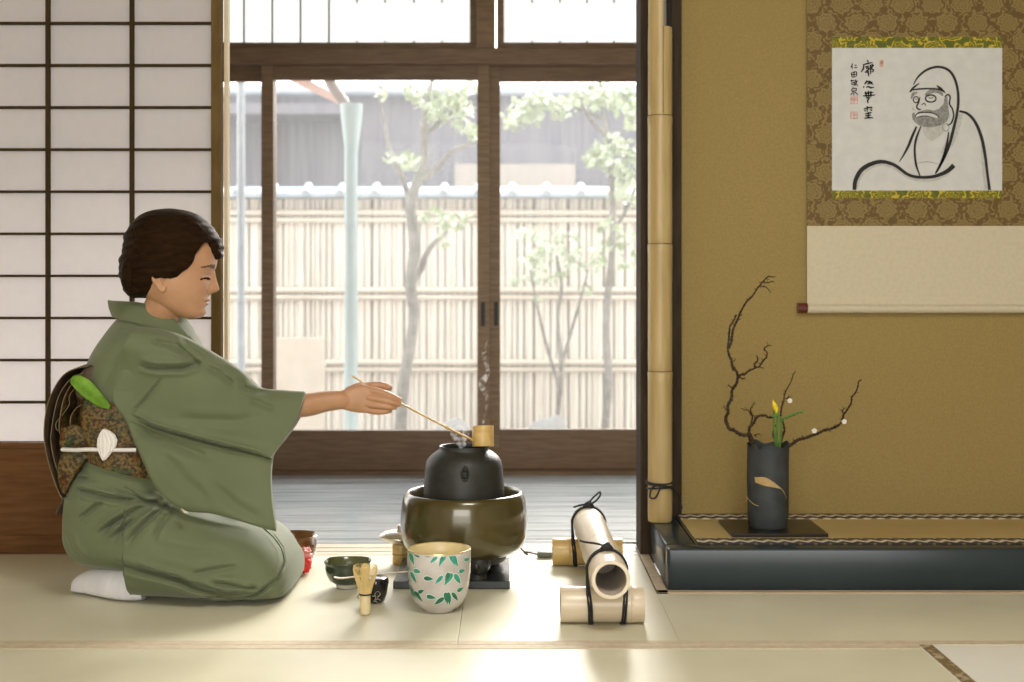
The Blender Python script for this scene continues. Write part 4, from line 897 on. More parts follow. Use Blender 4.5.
# ------------------------------------------------------------------ tied bamboo stand
A_ = np.array([XW(611, 2.75), 2.75, 0.1225]); B_ = np.array([XW(587.5, 3.49), 3.49, 0.1165]); tR = 0.0415
fd, frr = 2.875, 0.0395; bd2, brr = 3.465, 0.0362
tied = thing('tied_bamboo', ((A_[0] + B_[0]) / 2, 3.15, 0.0013), 'pale bamboo tube tied with black cord across two short bamboo logs', 'bamboo stand')
def hollow(a, b, r, inner, nodes=(), n=40):
    a = np.array(a); b = np.array(b); T = (b - a) / np.linalg.norm(b - a); up = np.array([0, 0, 1.0]); N = np.cross(T, up); N /= np.linalg.norm(N); B2 = np.cross(N, T); L_ = np.linalg.norm(b - a)
    st = [(0.0, r * 0.98), (0.003, r), (L_ * 0.12, r * 1.0)]
    for q in nodes: st += [(q - 0.012, r * 0.99), (q - 0.002, r * 1.035), (q, r * 0.985), (q + 0.002, r * 1.025), (q + 0.012, r * 0.99)]
    st += [(L_ - 0.003, r), (L_, r * 0.98)]; st.sort()
    out = loft([[a + T * s + rr * (math.cos(2 * PI * j / n) * N + math.sin(2 * PI * j / n) * B2) for j in range(n)] for s, rr in st], False)
    ri = r * inner
    i1 = [(0.0, ri), (L_ * 0.35, ri * 0.98)]
    ins = [loft([[a + T * s + rr * (math.cos(2 * PI * j / n) * N + math.sin(2 * PI * j / n) * B2) for j in range(n)] for s, rr in ((0.0, ri), (L_ * 0.3, ri * 0.98), (L_ * 0.302, 0.001))], False)]
    ins.append(loft([[b - T * s + rr * (math.cos(2 * PI * j / n) * N + math.sin(2 * PI * j / n) * B2) for j in range(n)] for s, rr in ((0.0, ri), (L_ * 0.3, ri * 0.98), (L_ * 0.302, 0.001))], False))
    rim = []
    for e in (a, b): rim.append(loft([[e + rr * (math.cos(2 * PI * j / n) * N + math.sin(2 * PI * j / n) * B2) for j in range(n)] for rr in (r * 0.98, ri)], False))
    mb = MB().add(out, 0)
    for q in ins: mb.add(q, 1)
    for q in rim: mb.add(q, 2)
    return mb
tbm = hollow(A_, B_, tR, 0.80, (0.30, 0.60)); build('long_tube', tbm, [M['tube_bamboo'], M['bamboo_in'], M['cut']], tied, normals=False, angle=50)
fx0, fx1 = XW(560.5, fd), XW(643.5, fd)
build('front_log', hollow((fx0, fd, frr + 0.0013), (fx1, fd, frr + 0.0013), frr, 0.78, (0.155,)), [M['cream_bamboo'], M['bamboo_in'], M['cut']], tied, normals=False, angle=50)
gx0, gx1 = XW(552.5, bd2), XW(622, bd2)
build('rear_log', hollow((gx0, bd2, brr + 0.0013), (gx1, bd2, brr + 0.0013), brr, 0.78, (0.045, 0.12)), [M['gold_bamboo'], M['bamboo_in'], M['cut']], tied, normals=False, angle=50)
def hitch(dlog, rl, spread, bow, dd):
    cxp = A_[0] + (B_[0] - A_[0]) * (dlog - A_[1]) / (B_[1] - A_[1]); czp = A_[2] + (B_[2] - A_[2]) * (dlog - A_[1]) / (B_[1] - A_[1])
    m_ = MB(); r = 0.0028
    for k_, off in enumerate((-0.004, 0.004)):
        # over the tube, down both sides in front of the log and back under it
        pts = []
        for a in np.linspace(0, PI, 13): pts.append((cxp + (tR + r) * math.cos(a), dlog - 0.012 + off - 0.010 * abs(math.cos(a)), czp + (tR + r) * math.sin(a)))
        right = [(cxp + tR + r - 0.004 + off * 0.7, dlog - rl * 0.75, rl * 1.66), (cxp + tR - 0.004 + off * 0.7, dlog - rl - r, rl * 1.0), (cxp + tR - 0.006 + off * 0.7, dlog - rl * 0.62, 0.006), (cxp + tR - 0.012, dlog, 0.0042)]
        left = [(cxp - tR - r + 0.004 + off * 0.7, dlog - rl * 0.75, rl * 1.66), (cxp - tR + 0.004 + off * 0.7, dlog - rl - r, rl * 1.0), (cxp - tR + 0.006 + off * 0.7, dlog - rl * 0.62, 0.006), (cxp - tR + 0.012, dlog, 0.0042)]
        m_.add(stube(right[::-1] + pts + left, r, 8, 80))
    zt2 = czp + tR + r; yk2 = dlog - 0.016
    m_.add(stube([(cxp - 0.012, yk2, zt2 - 0.004), (cxp, yk2 - 0.004, zt2 + 0.006), (cxp + 0.012, yk2, zt2 - 0.004)], [0.006, 0.0085, 0.006], 10, 14)).add(stube([(cxp + 0.004, yk2 - 0.008, zt2 - 0.006), (cxp + 0.002, yk2, zt2 + 0.010), (cxp, yk2 + 0.010, zt2 + 0.002)], [0.005, 0.006, 0.004], 10, 12))
    for pl in bow: m_.add(stube([(cxp + q[0], yk2 + q[1], zt2 + q[2]) for q in pl], 0.0025, 8, 26))
    return build('black_cord', m_, M['cord'], tied)
hitch(fd, frr + 0.0006, 0, [[(0, 0, 0.006), (-0.020, 0.03, 0.006), (-0.045, 0.06, 0.004), (-0.054, 0.075, 0.004)], [(0, -0.002, 0.004), (-0.018, -0.012, -0.012), (-0.026, -0.014, -0.022), (-0.012, -0.018, -0.020), (0.002, -0.008, 0.0)]], 0)
hitch(bd2, brr + 0.0006, 0, [[(0, 0, 0.006), (0.010, -0.006, 0.022), (0.024, -0.012, 0.036), (0.030, -0.012, 0.040), (0.030, -0.010, 0.030), (0.018, -0.004, 0.014), (0.0, 0.0, 0.004)], [(0, 0, 0.006), (-0.02, -0.004, 0.004), (-0.040, -0.004, -0.002)]], 0)

# ------------------------------------------------------------------ steam
def steam_mat():
    m = bpy.data.materials.new('steam_vapour'); m.use_nodes = True; t_ = m.node_tree; n = t_.nodes; n.clear(); L = t_.links.new
    out = n.new('ShaderNodeOutputMaterial'); v = n.new('ShaderNodeVolumeScatter'); v.inputs['Color'].default_value = (1, 1, 1, 1); v.inputs['Anisotropy'].default_value = 0.3
    co = n.new('ShaderNodeTexCoord'); nz = n.new('ShaderNodeTexNoise'); nz.inputs['Scale'].default_value = 38; nz.inputs['Detail'].default_value = 3; nz.inputs['Distortion'].default_value = 1.5
    r = n.new('ShaderNodeMapRange'); r.inputs['From Min'].default_value = 0.45; r.inputs['From Max'].default_value = 0.75; r.inputs['To Max'].default_value = 75
    L(co.outputs['Object'], nz.inputs['Vector']); L(nz.outputs['Fac'], r.inputs['Value']); L(r.outputs[0], v.inputs['Density']); L(v.outputs[0], out.inputs['Volume']); return m
smk = MB(); D_ = 3.33
smk.add(stube([W(464, 447, D_), W(458, 440, D_), W(454, 433, D_), W(460, 428, D_), W(466, 434, D_), W(463, 441, D_)], [0.010, 0.012, 0.010, 0.008, 0.009, 0.006], 12, 40))
smk.add(stube([W(483, 424, D_), W(487, 400, D_), W(482, 384, D_), W(488, 372, D_), W(484, 355, D_), W(489, 335, D_)], [0.003, 0.005, 0.010, 0.006, 0.007, 0.002], 12, 50))
so = build('steam', smk, steam_mat(), None); tag(so, 'thin white steam curling up from the open kettle', 'steam', kind='stuff')

# ------------------------------------------------------------------ the woman
PD = 3.20
per = thing('person', (XW(150, PD), PD, 0.0), 'woman in sage green kimono kneeling in profile on the mat, holding a ladle', 'person')
def PX(px, d=PD): return XW(px, d)
def PZ(py, d=PD): return ZW(py, d)

def creases(V, lst, d=3.05, ymax=PD):
    """press folds into the near side: each (px polyline, width px, depth m; >0 presses in)"""
    V = np.array(V, float); P = np.c_[CX + V[:, 0] * F / V[:, 1], HY + (HC - V[:, 2]) * F / V[:, 1]]
    near = V[:, 1] < ymax
    for pl, wd, dep in lst:
        dd, tt = polydist(P, pl)
        fade = np.clip(np.minimum(tt, 1 - tt) / 0.18, 0, 1)
        dep = dep * 1.5; wd = wd * 0.9
        g = np.exp(-(dd / wd) ** 1.6) * fade
        g2 = np.exp(-((dd - wd * 1.9) / (wd * 1.2)) ** 2) * fade * 0.45
        V[near, 1] += (dep * (g - g2))[near]
    return V
def cloth_noise(V, amp, sc_, seed):
    out = V.copy()
    for i, p in enumerate(V): out[i, 1] += amp * mnoise.noise(Vector((p[0] * sc_, p[1] * sc_ * 0.5 + seed, p[2] * sc_)))
    return out

# --- body: one continuous surface -------------------------------------------------
HD, hpx, hpy = 3.13, 168.0, 265.0; hs = F / HD
HL = np.array([  # py, front px, back px, half width
    (214, 186, 150, .020), (216, 194, 142, .034), (220, 201, 136, .050), (226, 207, 131, .062), (232, 211, 128, .069), (245, 215, 126, .076), (255, 216.3, 127, .0775), (262, 216.2, 128.5, .077), (267, 214.6, 130, .0762),
    (272, 212.4, 131.5, .075), (280, 210.8, 135, .073), (290, 209.5, 141, .068), (297, 208.0, 147, .0625), (303, 206.3, 154, .056), (309, 204.6, 163, .047), (314, 203.6, 173, .037), (317, 201.5, 180, .027), (318.6, 197, 186, .014)])
lev = np.concatenate([np.linspace(214, 318.6, 110)])
hf, hb_, hw = (pchip(HL[:, 0], HL[:, k], lev) for k in (1, 2, 3))
turn = math.radians(7)                                  # face turned slightly towards the garden
def hloc(x, y, z):                                     # head-local -> world
    c, s = math.cos(turn), math.sin(turn); X = x * c - y * s; Y = x * s + y * c
    return np.array([XW(hpx, HD) + X, HD + Y, ZW(hpy, HD) + z])
def G(v, c, s): return math.exp(-((v - c) / s) ** 2)
NA = 150; rings = []
for py, a, b, wv in zip(lev, hf, hb_, hw):
    x1, x0 = (a - hpx) / hs, (b - hpx) / hs; z = (hpy - py) / hs; ring = []
    xc = x0 + (x1 - x0) * 0.44
    for j in range(NA):
        t_ = 2 * PI * j / NA; c, s = math.cos(t_), math.sin(t_)
        ax = (x1 - xc) if c > 0 else (xc - x0)
        x = xc + ax * spow(c, 0.86); y = wv * spow(s, 0.90); ay = abs(y)
        if c > 0:
            # nose: ridge from the bridge to the tip, wings and septum
            if -0.073 < z < -0.010:
                tz = (z + 0.012) / (-0.059 + 0.012); tz = min(max(tz, 0), 1)
                prot = 0.004 + 0.018 * tz ** 1.15
                if z < -0.059: prot *= max(0.0, 1 - ((-0.059 - z) / 0.0125) ** 1.5)
                prot *= sstep(-0.010, -0.018, z)
                wn = 0.0062 + 0.0060 * tz ** 2
                x += prot * math.exp(-(ay / wn) ** 2.4)
            x += 0.005 * G(ay, 0.0135, 0.0050) * G(z, -0.061, 0.0065)                 # nostril wings
            x -= 0.003 * G(ay, 0.021, 0.006) * G(z, -0.064, 0.012)                     # fold beside the nose
            x -= 0.0075 * G(ay, 0.032, 0.014) * G(z, -0.030, 0.0085)                   # eye socket
            x += 0.0050 * G(ay, 0.031, 0.0115) * G(z, -0.0315, 0.0062)                 # eyeball and lids
            x -= 0.0018 * G(ay, 0.031, 0.012) * G(z, -0.0245, 0.0016)                  # lid crease
            x += 0.0030 * G(ay, 0.028, 0.018) * G(z, -0.006, 0.006)                    # brow ridge
            x += 0.0035 * G(ay, 0.040, 0.018) * G(z, -0.056, 0.016)                    # cheek
            x += 0.0050 * G(ay, 0.0, 0.017) * G(z, -0.0835, 0.0040)                    # upper lip
            x += 0.0050 * G(ay, 0.0, 0.016) * G(z, -0.0940, 0.0042)                    # lower lip
            x -= 0.0032 * G(ay, 0.0, 0.021) * G(z, -0.0886, 0.0014)
            x -= 0.0020 * G(ay, 0.0, 0.016) * G(z, -0.1010, 0.0035)
            x += 0.0035 * G(ay, 0.0, 0.016) * G(z, -0.1150, 0.0080)
            x -= 0.0012 * G(ay, 0.0, 0.0028) * G(z, -0.0745, 0.005)                    # philtrum
        ring.append(hloc(x, y, z))
    rings.append(ring)
bodyM = MB().add(loft(rings))
for sg in (-1, 1):                                     # ears
    def E(px, py, o): return hloc((px + 6.5 - hpx) / hs, sg * (0.0705 + 0.6 * o), (hpy - py) / hs)
    bodyM.add(stube([E(163, 280, 0.002), E(161.5, 274, 0.008), E(156, 271.5, 0.013), E(151.8, 275, 0.016), E(152.5, 281, 0.015), E(156, 286, 0.011), E(159.5, 290.5, 0.006), E(161.5, 290, 0.004), E(162.5, 286, 0.002)], [0.0035, 0.004, 0.0042, 0.0042, 0.004, 0.004, 0.0052, 0.0048, 0.003], 10, 50))
    bodyM.add(stube([E(161, 275, -0.002), E(157, 278, 0.003), E(158, 284, 0.003), E(161, 288, 0)], [0.006, 0.008, 0.008, 0.006], 10, 16))
bodyM.add(stube([hloc(0.000, 0, -0.02), hloc(-0.004, 0, -0.085), W(153, 326, 3.16), W(146, 345, 3.19), W(140, 362, 3.2)], [0.050, 0.046, 0.046, 0.050, 0.06], 32, 24))
bodyM.add(stube([W(150, 350, 3.2), W(140, 380, 3.2), W(128, 430, 3.2), W(118, 490, 3.2), W(112, 530, 3.2)], [0.075, 0.098, 0.095, 0.105, 0.09], 32, 24))
bodyM.add(stube([W(143, 362, 3.10), W(143, 356, 3.2), W(143, 362, 3.30)], [0.055, 0.06, 0.055], 20, 14))
def arm(pts, rad): bodyM.add(stube(pts, rad, 22, 40))
arm([W(143, 362, 3.12), W(165, 366, 3.095), W(198, 379, 3.095), W(228, 394, 3.11), W(260, 402, 3.14), W(300, 405.5, 3.17), W(325, 401.5, 3.195), W(343, 399.8, 3.207), W(350, 399.4, 3.209), W(355, 399, 3.211)], [0.045, 0.042, 0.037, 0.034, 0.032, 0.0295, 0.0258, 0.0225, 0.0150, 0.006])
# palm: flattened loft, back of the hand to the viewer
def palm(sections):
    rg = []
    S_ = spline(sections, 22)
    for px, pyc, hh, d, tt in S_:
        c = W(px, pyc, d); rg.append([c + np.array([0, tt * spow(math.cos(q), 0.85), hh / F * d * spow(math.sin(q), 0.9)]) for q in np.linspace(0, 2 * PI, 33)[:-1]])
    bodyM.add(loft(rg))
palm([(336, 400, 6.5, 3.204, .012), (341, 399.7, 9.0, 3.206, .0155), (347, 399.5, 11.0, 3.209, .0155), (356, 398.8, 13.6, 3.210, .015), (364, 398.8, 14.2, 3.211, .014), (371, 400, 12.8, 3.212, .012), (376, 401, 11.0, 3.213, .008)])
def finger(pts, rad): bodyM.add(stube([W(*p) for p in pts], rad, 14, 26))
finger([(362, 389.5, 3.213), (372, 390.2, 3.209), (383, 393.0, 3.206), (393, 397.0, 3.212), (401.0, 401.0, 3.220)], [.0080, .0090, .0087, .0080, .0068])
finger([(362, 396.5, 3.208), (372, 397.8, 3.203), (384, 400.0, 3.198), (394, 402.6, 3.203), (400.5, 404.8, 3.213)], [.0078, .0088, .0084, .0077, .0065])
finger([(362, 403.0, 3.208), (372, 404.8, 3.203), (383, 406.0, 3.200), (391, 407.0, 3.206), (396.0, 407.8, 3.215)], [.0076, .0083, .0079, .0073, .0061])
finger([(362, 408.2, 3.212), (371, 411.2, 3.207), (380, 412.0, 3.204), (387, 411.4, 3.209), (391.0, 410.8, 3.217)], [.0070, .0074, .0070, .0064, .0054])
finger([(348, 393, 3.214), (358, 388.5, 3.236), (368, 386.2, 3.258), (378, 385.2, 3.264), (386, 386.6, 3.262), (391.5, 388.6, 3.258)], [.0150, .0140, .0110, .0092, .0086, .0068])
# left arm and hand resting on the lap, under the sleeves
arm([W(143, 362, 3.30), W(160, 395, 3.33), W(180, 440, 3.34), W(205, 470, 3.31), W(225, 492, 3.27), W(236, 500, 3.25)], [0.05, 0.047, 0.042, 0.036, 0.027, 0.024])
for k_ in range(4):
    bodyM.add(stube([W(232, 497, 3.25 - 0.012 + 0.014 * (k_ - 1)), W(242, 503, 3.235 + 0.016 * (k_ - 1)), W(252, 509, 3.235 + 0.016 * (k_ - 1)), W(259 - 2 * abs(k_ - 1), 514, 3.235 + 0.015 * (k_ - 1))], [.013, .0105, .009, .007], 12, 16))
bodyM.add(stube([W(232, 497, 3.23), W(240, 500, 3.20), W(248, 505, 3.195)], [.013, .010, .007], 12, 12))
for yy in (3.125, 3.270):                              # folded legs
    zth = 0.105
    bodyM.add(stube([(PX(122), 3.2 + (yy - 3.2) * 0.8, 0.18), (PX(150), yy, 0.145), (PX(205), yy, 0.110), (PX(250), yy, 0.088), (PX(272), yy, 0.068), (PX(270), yy, 0.050)], [0.075, 0.070, 0.058, 0.046, 0.038, 0.034], 24, 30))
    bodyM.add(stube([(PX(270), yy, 0.050), (PX(240), yy, 0.048), (PX(190), yy, 0.050), (PX(150), yy - 0.025 * (1 if yy < 3.2 else -1), 0.044)], [0.036, 0.038, 0.040, 0.026], 20, 30))

def remeshed(mb, voxel, smooth_it):
    me = bpy.data.meshes.new('tmp'); me.from_pydata(mb.v, [], mb.f)
    bm = bmesh.new(); bm.from_mesh(me); bmesh.ops.recalc_face_normals(bm, faces=bm.faces); bm.to_mesh(me); bm.free()
    o = bpy.data.objects.new('tmp', me); COL.objects.link(o)
    r = o.modifiers.new('r', 'REMESH'); r.mode = 'VOXEL'; r.voxel_size = voxel; r.adaptivity = 0.0
    s = o.modifiers.new('s', 'SMOOTH'); s.factor = 0.5; s.iterations = smooth_it
    dg = bpy.context.evaluated_depsgraph_get(); ev = o.evaluated_get(dg); m2 = ev.to_mesh()
    n_ = len(m2.vertices); co = np.empty(n_ * 3, np.float32); m2.vertices.foreach_get('co', co)
    fs = [tuple(p.vertices) for p in m2.polygons]
    ev.to_mesh_clear(); bpy.data.objects.remove(o); bpy.data.meshes.remove(me)
    return co.reshape(-1, 3).astype(float), fs
V, Fc = remeshed(bodyM, 0.0018, 1)
# facial colouring: lips, brows, lash line follow the features (head-local coordinates)
cen = np.array([V[list(f)].mean(axis=0) for f in Fc])
h0 = np.array([XW(hpx, HD), HD, ZW(hpy, HD)]); q = cen - h0; c_, s_ = math.cos(-turn), math.sin(-turn)
lx_ = q[:, 0] * c_ - q[:, 1] * s_; ly_ = np.abs(q[:, 0] * s_ + q[:, 1] * c_); lz_ = q[:, 2]
mi = np.zeros(len(Fc), int); front = lx_ > 0.05
lipw = np.clip(1 - (ly_ / 0.0235) ** 2, 0, 1)
mi[front & (ly_ < 0.0235) & (lz_ < -0.0886 + 0.0072 * lipw) & (lz_ > -0.0886 - 0.0092 * lipw) & (lx_ > 0.074)] = 1
browz = -0.0075 + 0.0045 * np.clip(1 - ((ly_ - 0.034) / 0.024) ** 2, 0, 1)
mi[front & (ly_ > 0.014) & (ly_ < 0.055) & (np.abs(lz_ - browz) < 0.0052 * np.clip(1.15 - (ly_ - 0.014) / 0.05, 0.25, 1))] = 2
lashz = -0.0318 - 0.0030 * np.clip(((ly_ - 0.031) / 0.017) ** 2, 0, 1.4)
mi[front & (ly_ > 0.0205) & (ly_ < 0.0310) & (lz_ < -0.0318) & (lz_ > -0.0362)] = 3
mi[front & (ly_ > 0.0145) & (ly_ < 0.0500) & (np.abs(lz_ - lashz) < 0.0022)] = 3
bo = MB(); bo.v = [tuple(p) for p in V]; bo.f = Fc; bo.m = list(map(int, mi))
body_o = build('body', bo, [M['skin'], M['lips'], M['brow'], M['lash']], per, normals=False, angle=180)

# --- hair: swept back over the head, with a low rolled bun --------------------------
HH = np.array([(208.6, 174, 166, .012), (210, 184, 155, .030), (213, 194, 146, .052), (218, 203, 138, .070), (224, 209, 132.5, .080), (231, 215, 128, .0865), (240, 220.5, 124.5, .0895), (248, 222.5, 123.5, .090), (253, 222.5, 123.8, .089), (258, 221.5, 121.5, .088), (266, 217, 120.5, .0865),
               (275, 208, 121, .084), (283, 192, 123, .076), (290, 170, 125.5, .062), (295, 158, 129, .046), (298, 148, 133, .020)])
hl = np.linspace(208.6, 298, 120); af, ab, aw = (pchip(HH[:, 0], HH[:, k], hl) for k in (1, 2, 3))
near_line = [(157, 300), (155.5, 291), (156, 285), (160, 280.5), (166, 279.5), (172, 280), (179, 279.5), (186, 275), (193, 268.5), (198.5, 262), (201.5, 254), (205, 247.5), (209, 243.5), (213.5, 242), (216, 244), (218, 251), (220, 260), (235, 260), (235, 195), (100, 195), (100, 300)]
far_line = [(150, 300), (150, 279), (166, 276), (190, 270), (205, 266), (214, 263), (219, 258.5), (235, 258.5), (235, 195), (100, 195), (100, 300)]
NH = 180; VV = []; PXY = []; side = []; core = []
for py, a, b, wv in zip(hl, af, ab, aw):
    x1, x0 = (a - hpx) / hs, (b - hpx) / hs; z = (hpy - py) / hs; xc = x0 + (x1 - x0) * 0.45
    for j in range(NH):
        t_ = 2 * PI * j / NH; c, s = math.cos(t_), math.sin(t_); ax = (x1 - xc) if c > 0 else (xc - x0)
        x = xc + ax * spow(c, 0.88); y = wv * spow(s, 0.92)
        # combed locks running back from the forehead
        ph = 46 * (z - 0.35 * x) + 6 * y; k = 1 + 0.010 * math.sin(ph * 3.1) + 0.008 * math.sin(ph * 7.3 + 20 * x) + 0.006 * mnoise.noise(Vector((x * 14, y * 30, z * 60)))
        # roll of the bun, divided from the crown by a shallow groove
        gr_ = 0.05 * math.exp(-((py - (252 + 0.42 * (hpx - 20 - (hpx + x * hs)) * -1)) / 3.2) ** 2) * sstep(-0.02, -0.07, x)
        k -= 0.6 * gr_
        VV.append([x * k, y * k, z]); PXY.append((hpx + x * hs, py)); side.append(y)
VV = np.array(VV); PXY = np.array(PXY); side = np.array(side)
def mask(poly):
    ins = inpoly(PXY, poly); dd, _ = polydist(PXY, poly + [poly[0]]); sd = np.where(ins, dd, -dd)
    return sstep(-1.6, 1.6, sd + 0.35 * np.sin(PXY[:, 0] * 1.1 + PXY[:, 1] * 0.6))
mk = np.where(side < 0.0, mask(near_line), mask(far_line))
blend = sstep(-0.02, 0.02, side); mk = mask(near_line) * (1 - blend) + mask(far_line) * blend
inner = VV * np.array([0.70, 0.70, 0.90])
VV = inner + (VV - inner) * mk[:, None]
rings = [[hloc(*VV[i * NH + j]) for j in range(NH)] for i in range(len(hl))]
hm2 = MB().add(loft(rings))
# the rolled bun and the parted front lock as fuller strands
def HP(px, py, y): return hloc((px - hpx) / hs, y, (hpy - py) / hs)
for dy in np.linspace(-0.055, 0.055, 7):
    k = 1 - abs(dy) / 0.11
    hm2.add(stube([HP(140, 257, dy), HP(133 + 4 * (1 - k), 264, dy), HP(131 + 5 * (1 - k), 276, dy), HP(135, 286, dy), HP(144, 290, dy)], [0.010, 0.016, 0.018, 0.016, 0.008], 14, 24))
for i, y_ in enumerate((-0.062, -0.05, -0.036, -0.02)):
    hm2.add(stube([HP(186 + 3 * i, 217 + 1.5 * i, y_ * 0.9), HP(199 + 3.5 * i, 227 + 2 * i, y_ * 0.92), HP(207 + 3 * i, 236 + 2 * i, y_ * 0.8), HP(212 + 3 * i, 241 + 3 * i, y_ * 0.55)], [0.004, 0.007, 0.0065, 0.002], 10, 24))
build('hair', hm2, M['hair'], per, angle=70)

# --- kimono skirt -------------------------------------------------------------------
SK = np.array([  # px, z top, z bottom, half width near, half width far
    (61.5, 0.215, 0.165, .045, .045), (62.5, 0.250, 0.140, .085, .085), (65, 0.286, 0.116, .118, .118), (70, 0.320, 0.094, .142, .142), (78, 0.345, 0.076, .160, .160), (90, 0.352, 0.066, .176, .176), (104, 0.345, 0.063, .186, .186), (134.0, 0.318, 0.060, .196, .196), (136.2, 0.316, 0.0025, .197, .197), (150, 0.292, 0.0020, .200, .200),
    (175, 0.248, 0.0020, .204, .204), (200, 0.214, 0.0020, .207, .207), (230, 0.189, 0.0020, .208, .208), (255, 0.170, 0.0020, .206, .190), (272, 0.152, 0.0020, .200, .175), (284, 0.132, 0.0025, .188, .155), (294, 0.106, 0.006, .165, .13), (299.5, 0.084, 0.016, .125, .125), (301.5, 0.066, 0.032, .07, .07)])
st_ = np.concatenate([np.linspace(61.5, 72, 16), np.linspace(73, 290, 230), np.linspace(291, 301.5, 16)])
c1, c2, c3, c4 = (pchip(SK[:, 0], SK[:, k], st_) for k in (1, 2, 3, 4))
NS = 400; VV = []
for px, zt2, zb2, wn, wf in zip(st_, c1, c2, c3, c4):
    px = px if px < 250 else 250 + (px - 250) * 0.80
    zm = zb2 + (zt2 - zb2) * 0.36
    for j in range(NS):
        t_ = 2 * PI * j / NS; c, s = math.cos(t_), math.sin(t_)
        yy = PD + (-wn if c < 0 else wf) * abs(spow(c, 0.80)) if c else PD
        zz_ = zm + ((zt2 - zm) * spow(s, 0.86) if s > 0 else (zm - zb2) * spow(s, 0.52))
        # calf and thigh: the folded leg bulges below the crease
        VV.append((PX(px, 3.1), yy, zz_))
VV = creases(VV, [
    ([(112, 563), (135, 570), (165, 577), (195, 586), (228, 594), (262, 592)], 3.2, 0.016), ([(183, 586), (205, 592), (228, 596), (250, 597)], 2.2, 0.010), ([(205, 582), (225, 585), (247, 588), (262, 588)], 2.2, 0.009), ([(200, 598), (218, 596), (240, 600)], 1.8, 0.007),
    ([(150, 478), (168, 492), (190, 508), (215, 514), (240, 518), (262, 524)], 3.5, 0.016), ([(165, 497), (140, 508), (115, 522), (97, 536)], 3.2, 0.013), ([(160, 502), (142, 512), (124, 526), (112, 540)], 2.6, 0.011), ([(172, 500), (150, 518), (136, 532), (126, 545)], 2.6, 0.009), ([(178, 506), (162, 522), (152, 540)], 2.6, 0.006),
    ([(68, 500), (78, 490), (95, 494), (112, 498), (138, 500), (160, 506)], 2.8, 0.010), ([(112, 478), (122, 488), (145, 500), (168, 508), (182, 512)], 2.4, 0.011), ([(72, 478), (90, 480), (108, 479), (118, 470)], 2.2, 0.008), ([(78, 520), (90, 510), (104, 502)], 2.4, 0.007), ([(66, 530), (72, 548), (84, 562)], 3, 0.004),
    ([(190, 575), (215, 570), (240, 566)], 3.0, 0.005), ([(150, 545), (190, 552), (230, 552)], 6.0, 0.004), ([(258, 522), (272, 534), (282, 548), (284, 562), (276, 580), (258, 594), (225, 603)], 2.0, 0.009), ([(285, 590), (294, 572), (294, 555), (287, 540)], 1.6, 0.006), ([(276, 598), (289, 585), (296, 570), (297, 556)], 1.4, 0.005)])
VV = cloth_noise(VV, 0.004, 9, 1.3)
rings = [[VV[i * NS + j] for j in range(NS)] for i in range(len(st_))]
ks = build('kimono_skirt', loft(rings), M['kimono'], per, angle=75)
# front overlap edge, lit pale along the knee
def onskirt(px, py):
    P = np.c_[CX + VV[:, 0] * F / VV[:, 1], HY + (HC - VV[:, 2]) * F / VV[:, 1]]; nr_ = VV[:, 1] < PD + 0.02
    dd = np.hypot(P[:, 0] - px, P[:, 1] - py) + 1e3 * (~nr_); i = int(np.argmin(dd)); return VV[i] + np.array([0, -0.002, 0.001])
edge = [onskirt(*p) for p in [(256, 522), (266, 530), (276, 540), (283, 552), (285, 565), (279, 579), (264, 592), (240, 601)]]
build('overlap_edge', stube(edge, [0.001, 0.0016, 0.0018, 0.0018, 0.0018, 0.0018, 0.0016, 0.001], 8, 60), M['kimono'], ks)
build('hem_edge', stube([onskirt(*p) for p in [(126, 600), (150, 604), (180, 606), (215, 605.5), (245, 602)]], 0.0016, 8, 40), M['kimono'], ks)
build('white_underlayer', loft([[W(181, 508, 3.0 + o), W(185, 510.5, 2.995 + o), W(189.5, 513.5, 2.995 + o), W(184, 513, 2.99 + o)] for o in (0, 0.012)]), M['lining'], ks)

# --- kimono bodice ------------------------------------------------------------------
BO = np.array([  # py, left px, right px, half width
    (316, 122, 186, .060), (321, 117, 187, .090), (327, 113, 190, .120), (335, 108, 194, .145), (345, 101.5, 199, .164), (356, 95.5, 204, .175), (370, 90.5, 207, .178), (385, 87.5, 202, .174), (400, 86, 196, .168), (420, 84, 186, .160), (445, 82, 180, .155), (470, 82, 178, .158), (490, 84, 180, .16)])
lv = np.linspace(316, 490, 160); b1, b2, b3 = (pchip(BO[:, 0], BO[:, k], lv) for k in (1, 2, 3)); NB = 300; VV2 = []
for py, a, b, wv in zip(lv, b1, b2, b3):
    for j in range(NB):
        t_ = 2 * PI * j / NB; c, s = math.cos(t_), math.sin(t_); xm = PX((a + b) / 2); hx = (PX(b) - PX(a)) / 2
        VV2.append((xm + hx * spow(c, 0.9), PD + wv * spow(s, 0.9), PZ(py)))
VV2 = creases(VV2, [([(118, 330), (135, 326), (155, 332)], 3, 0.006), ([(128, 345), (112, 370), (100, 392)], 7, 0.005)])
VV2 = cloth_noise(VV2, 0.004, 8, 4.0)
build('kimono_bodice', loft([[VV2[i * NB + j] for j in range(NB)] for i in range(len(lv))]), M['kimono'], per, angle=75)

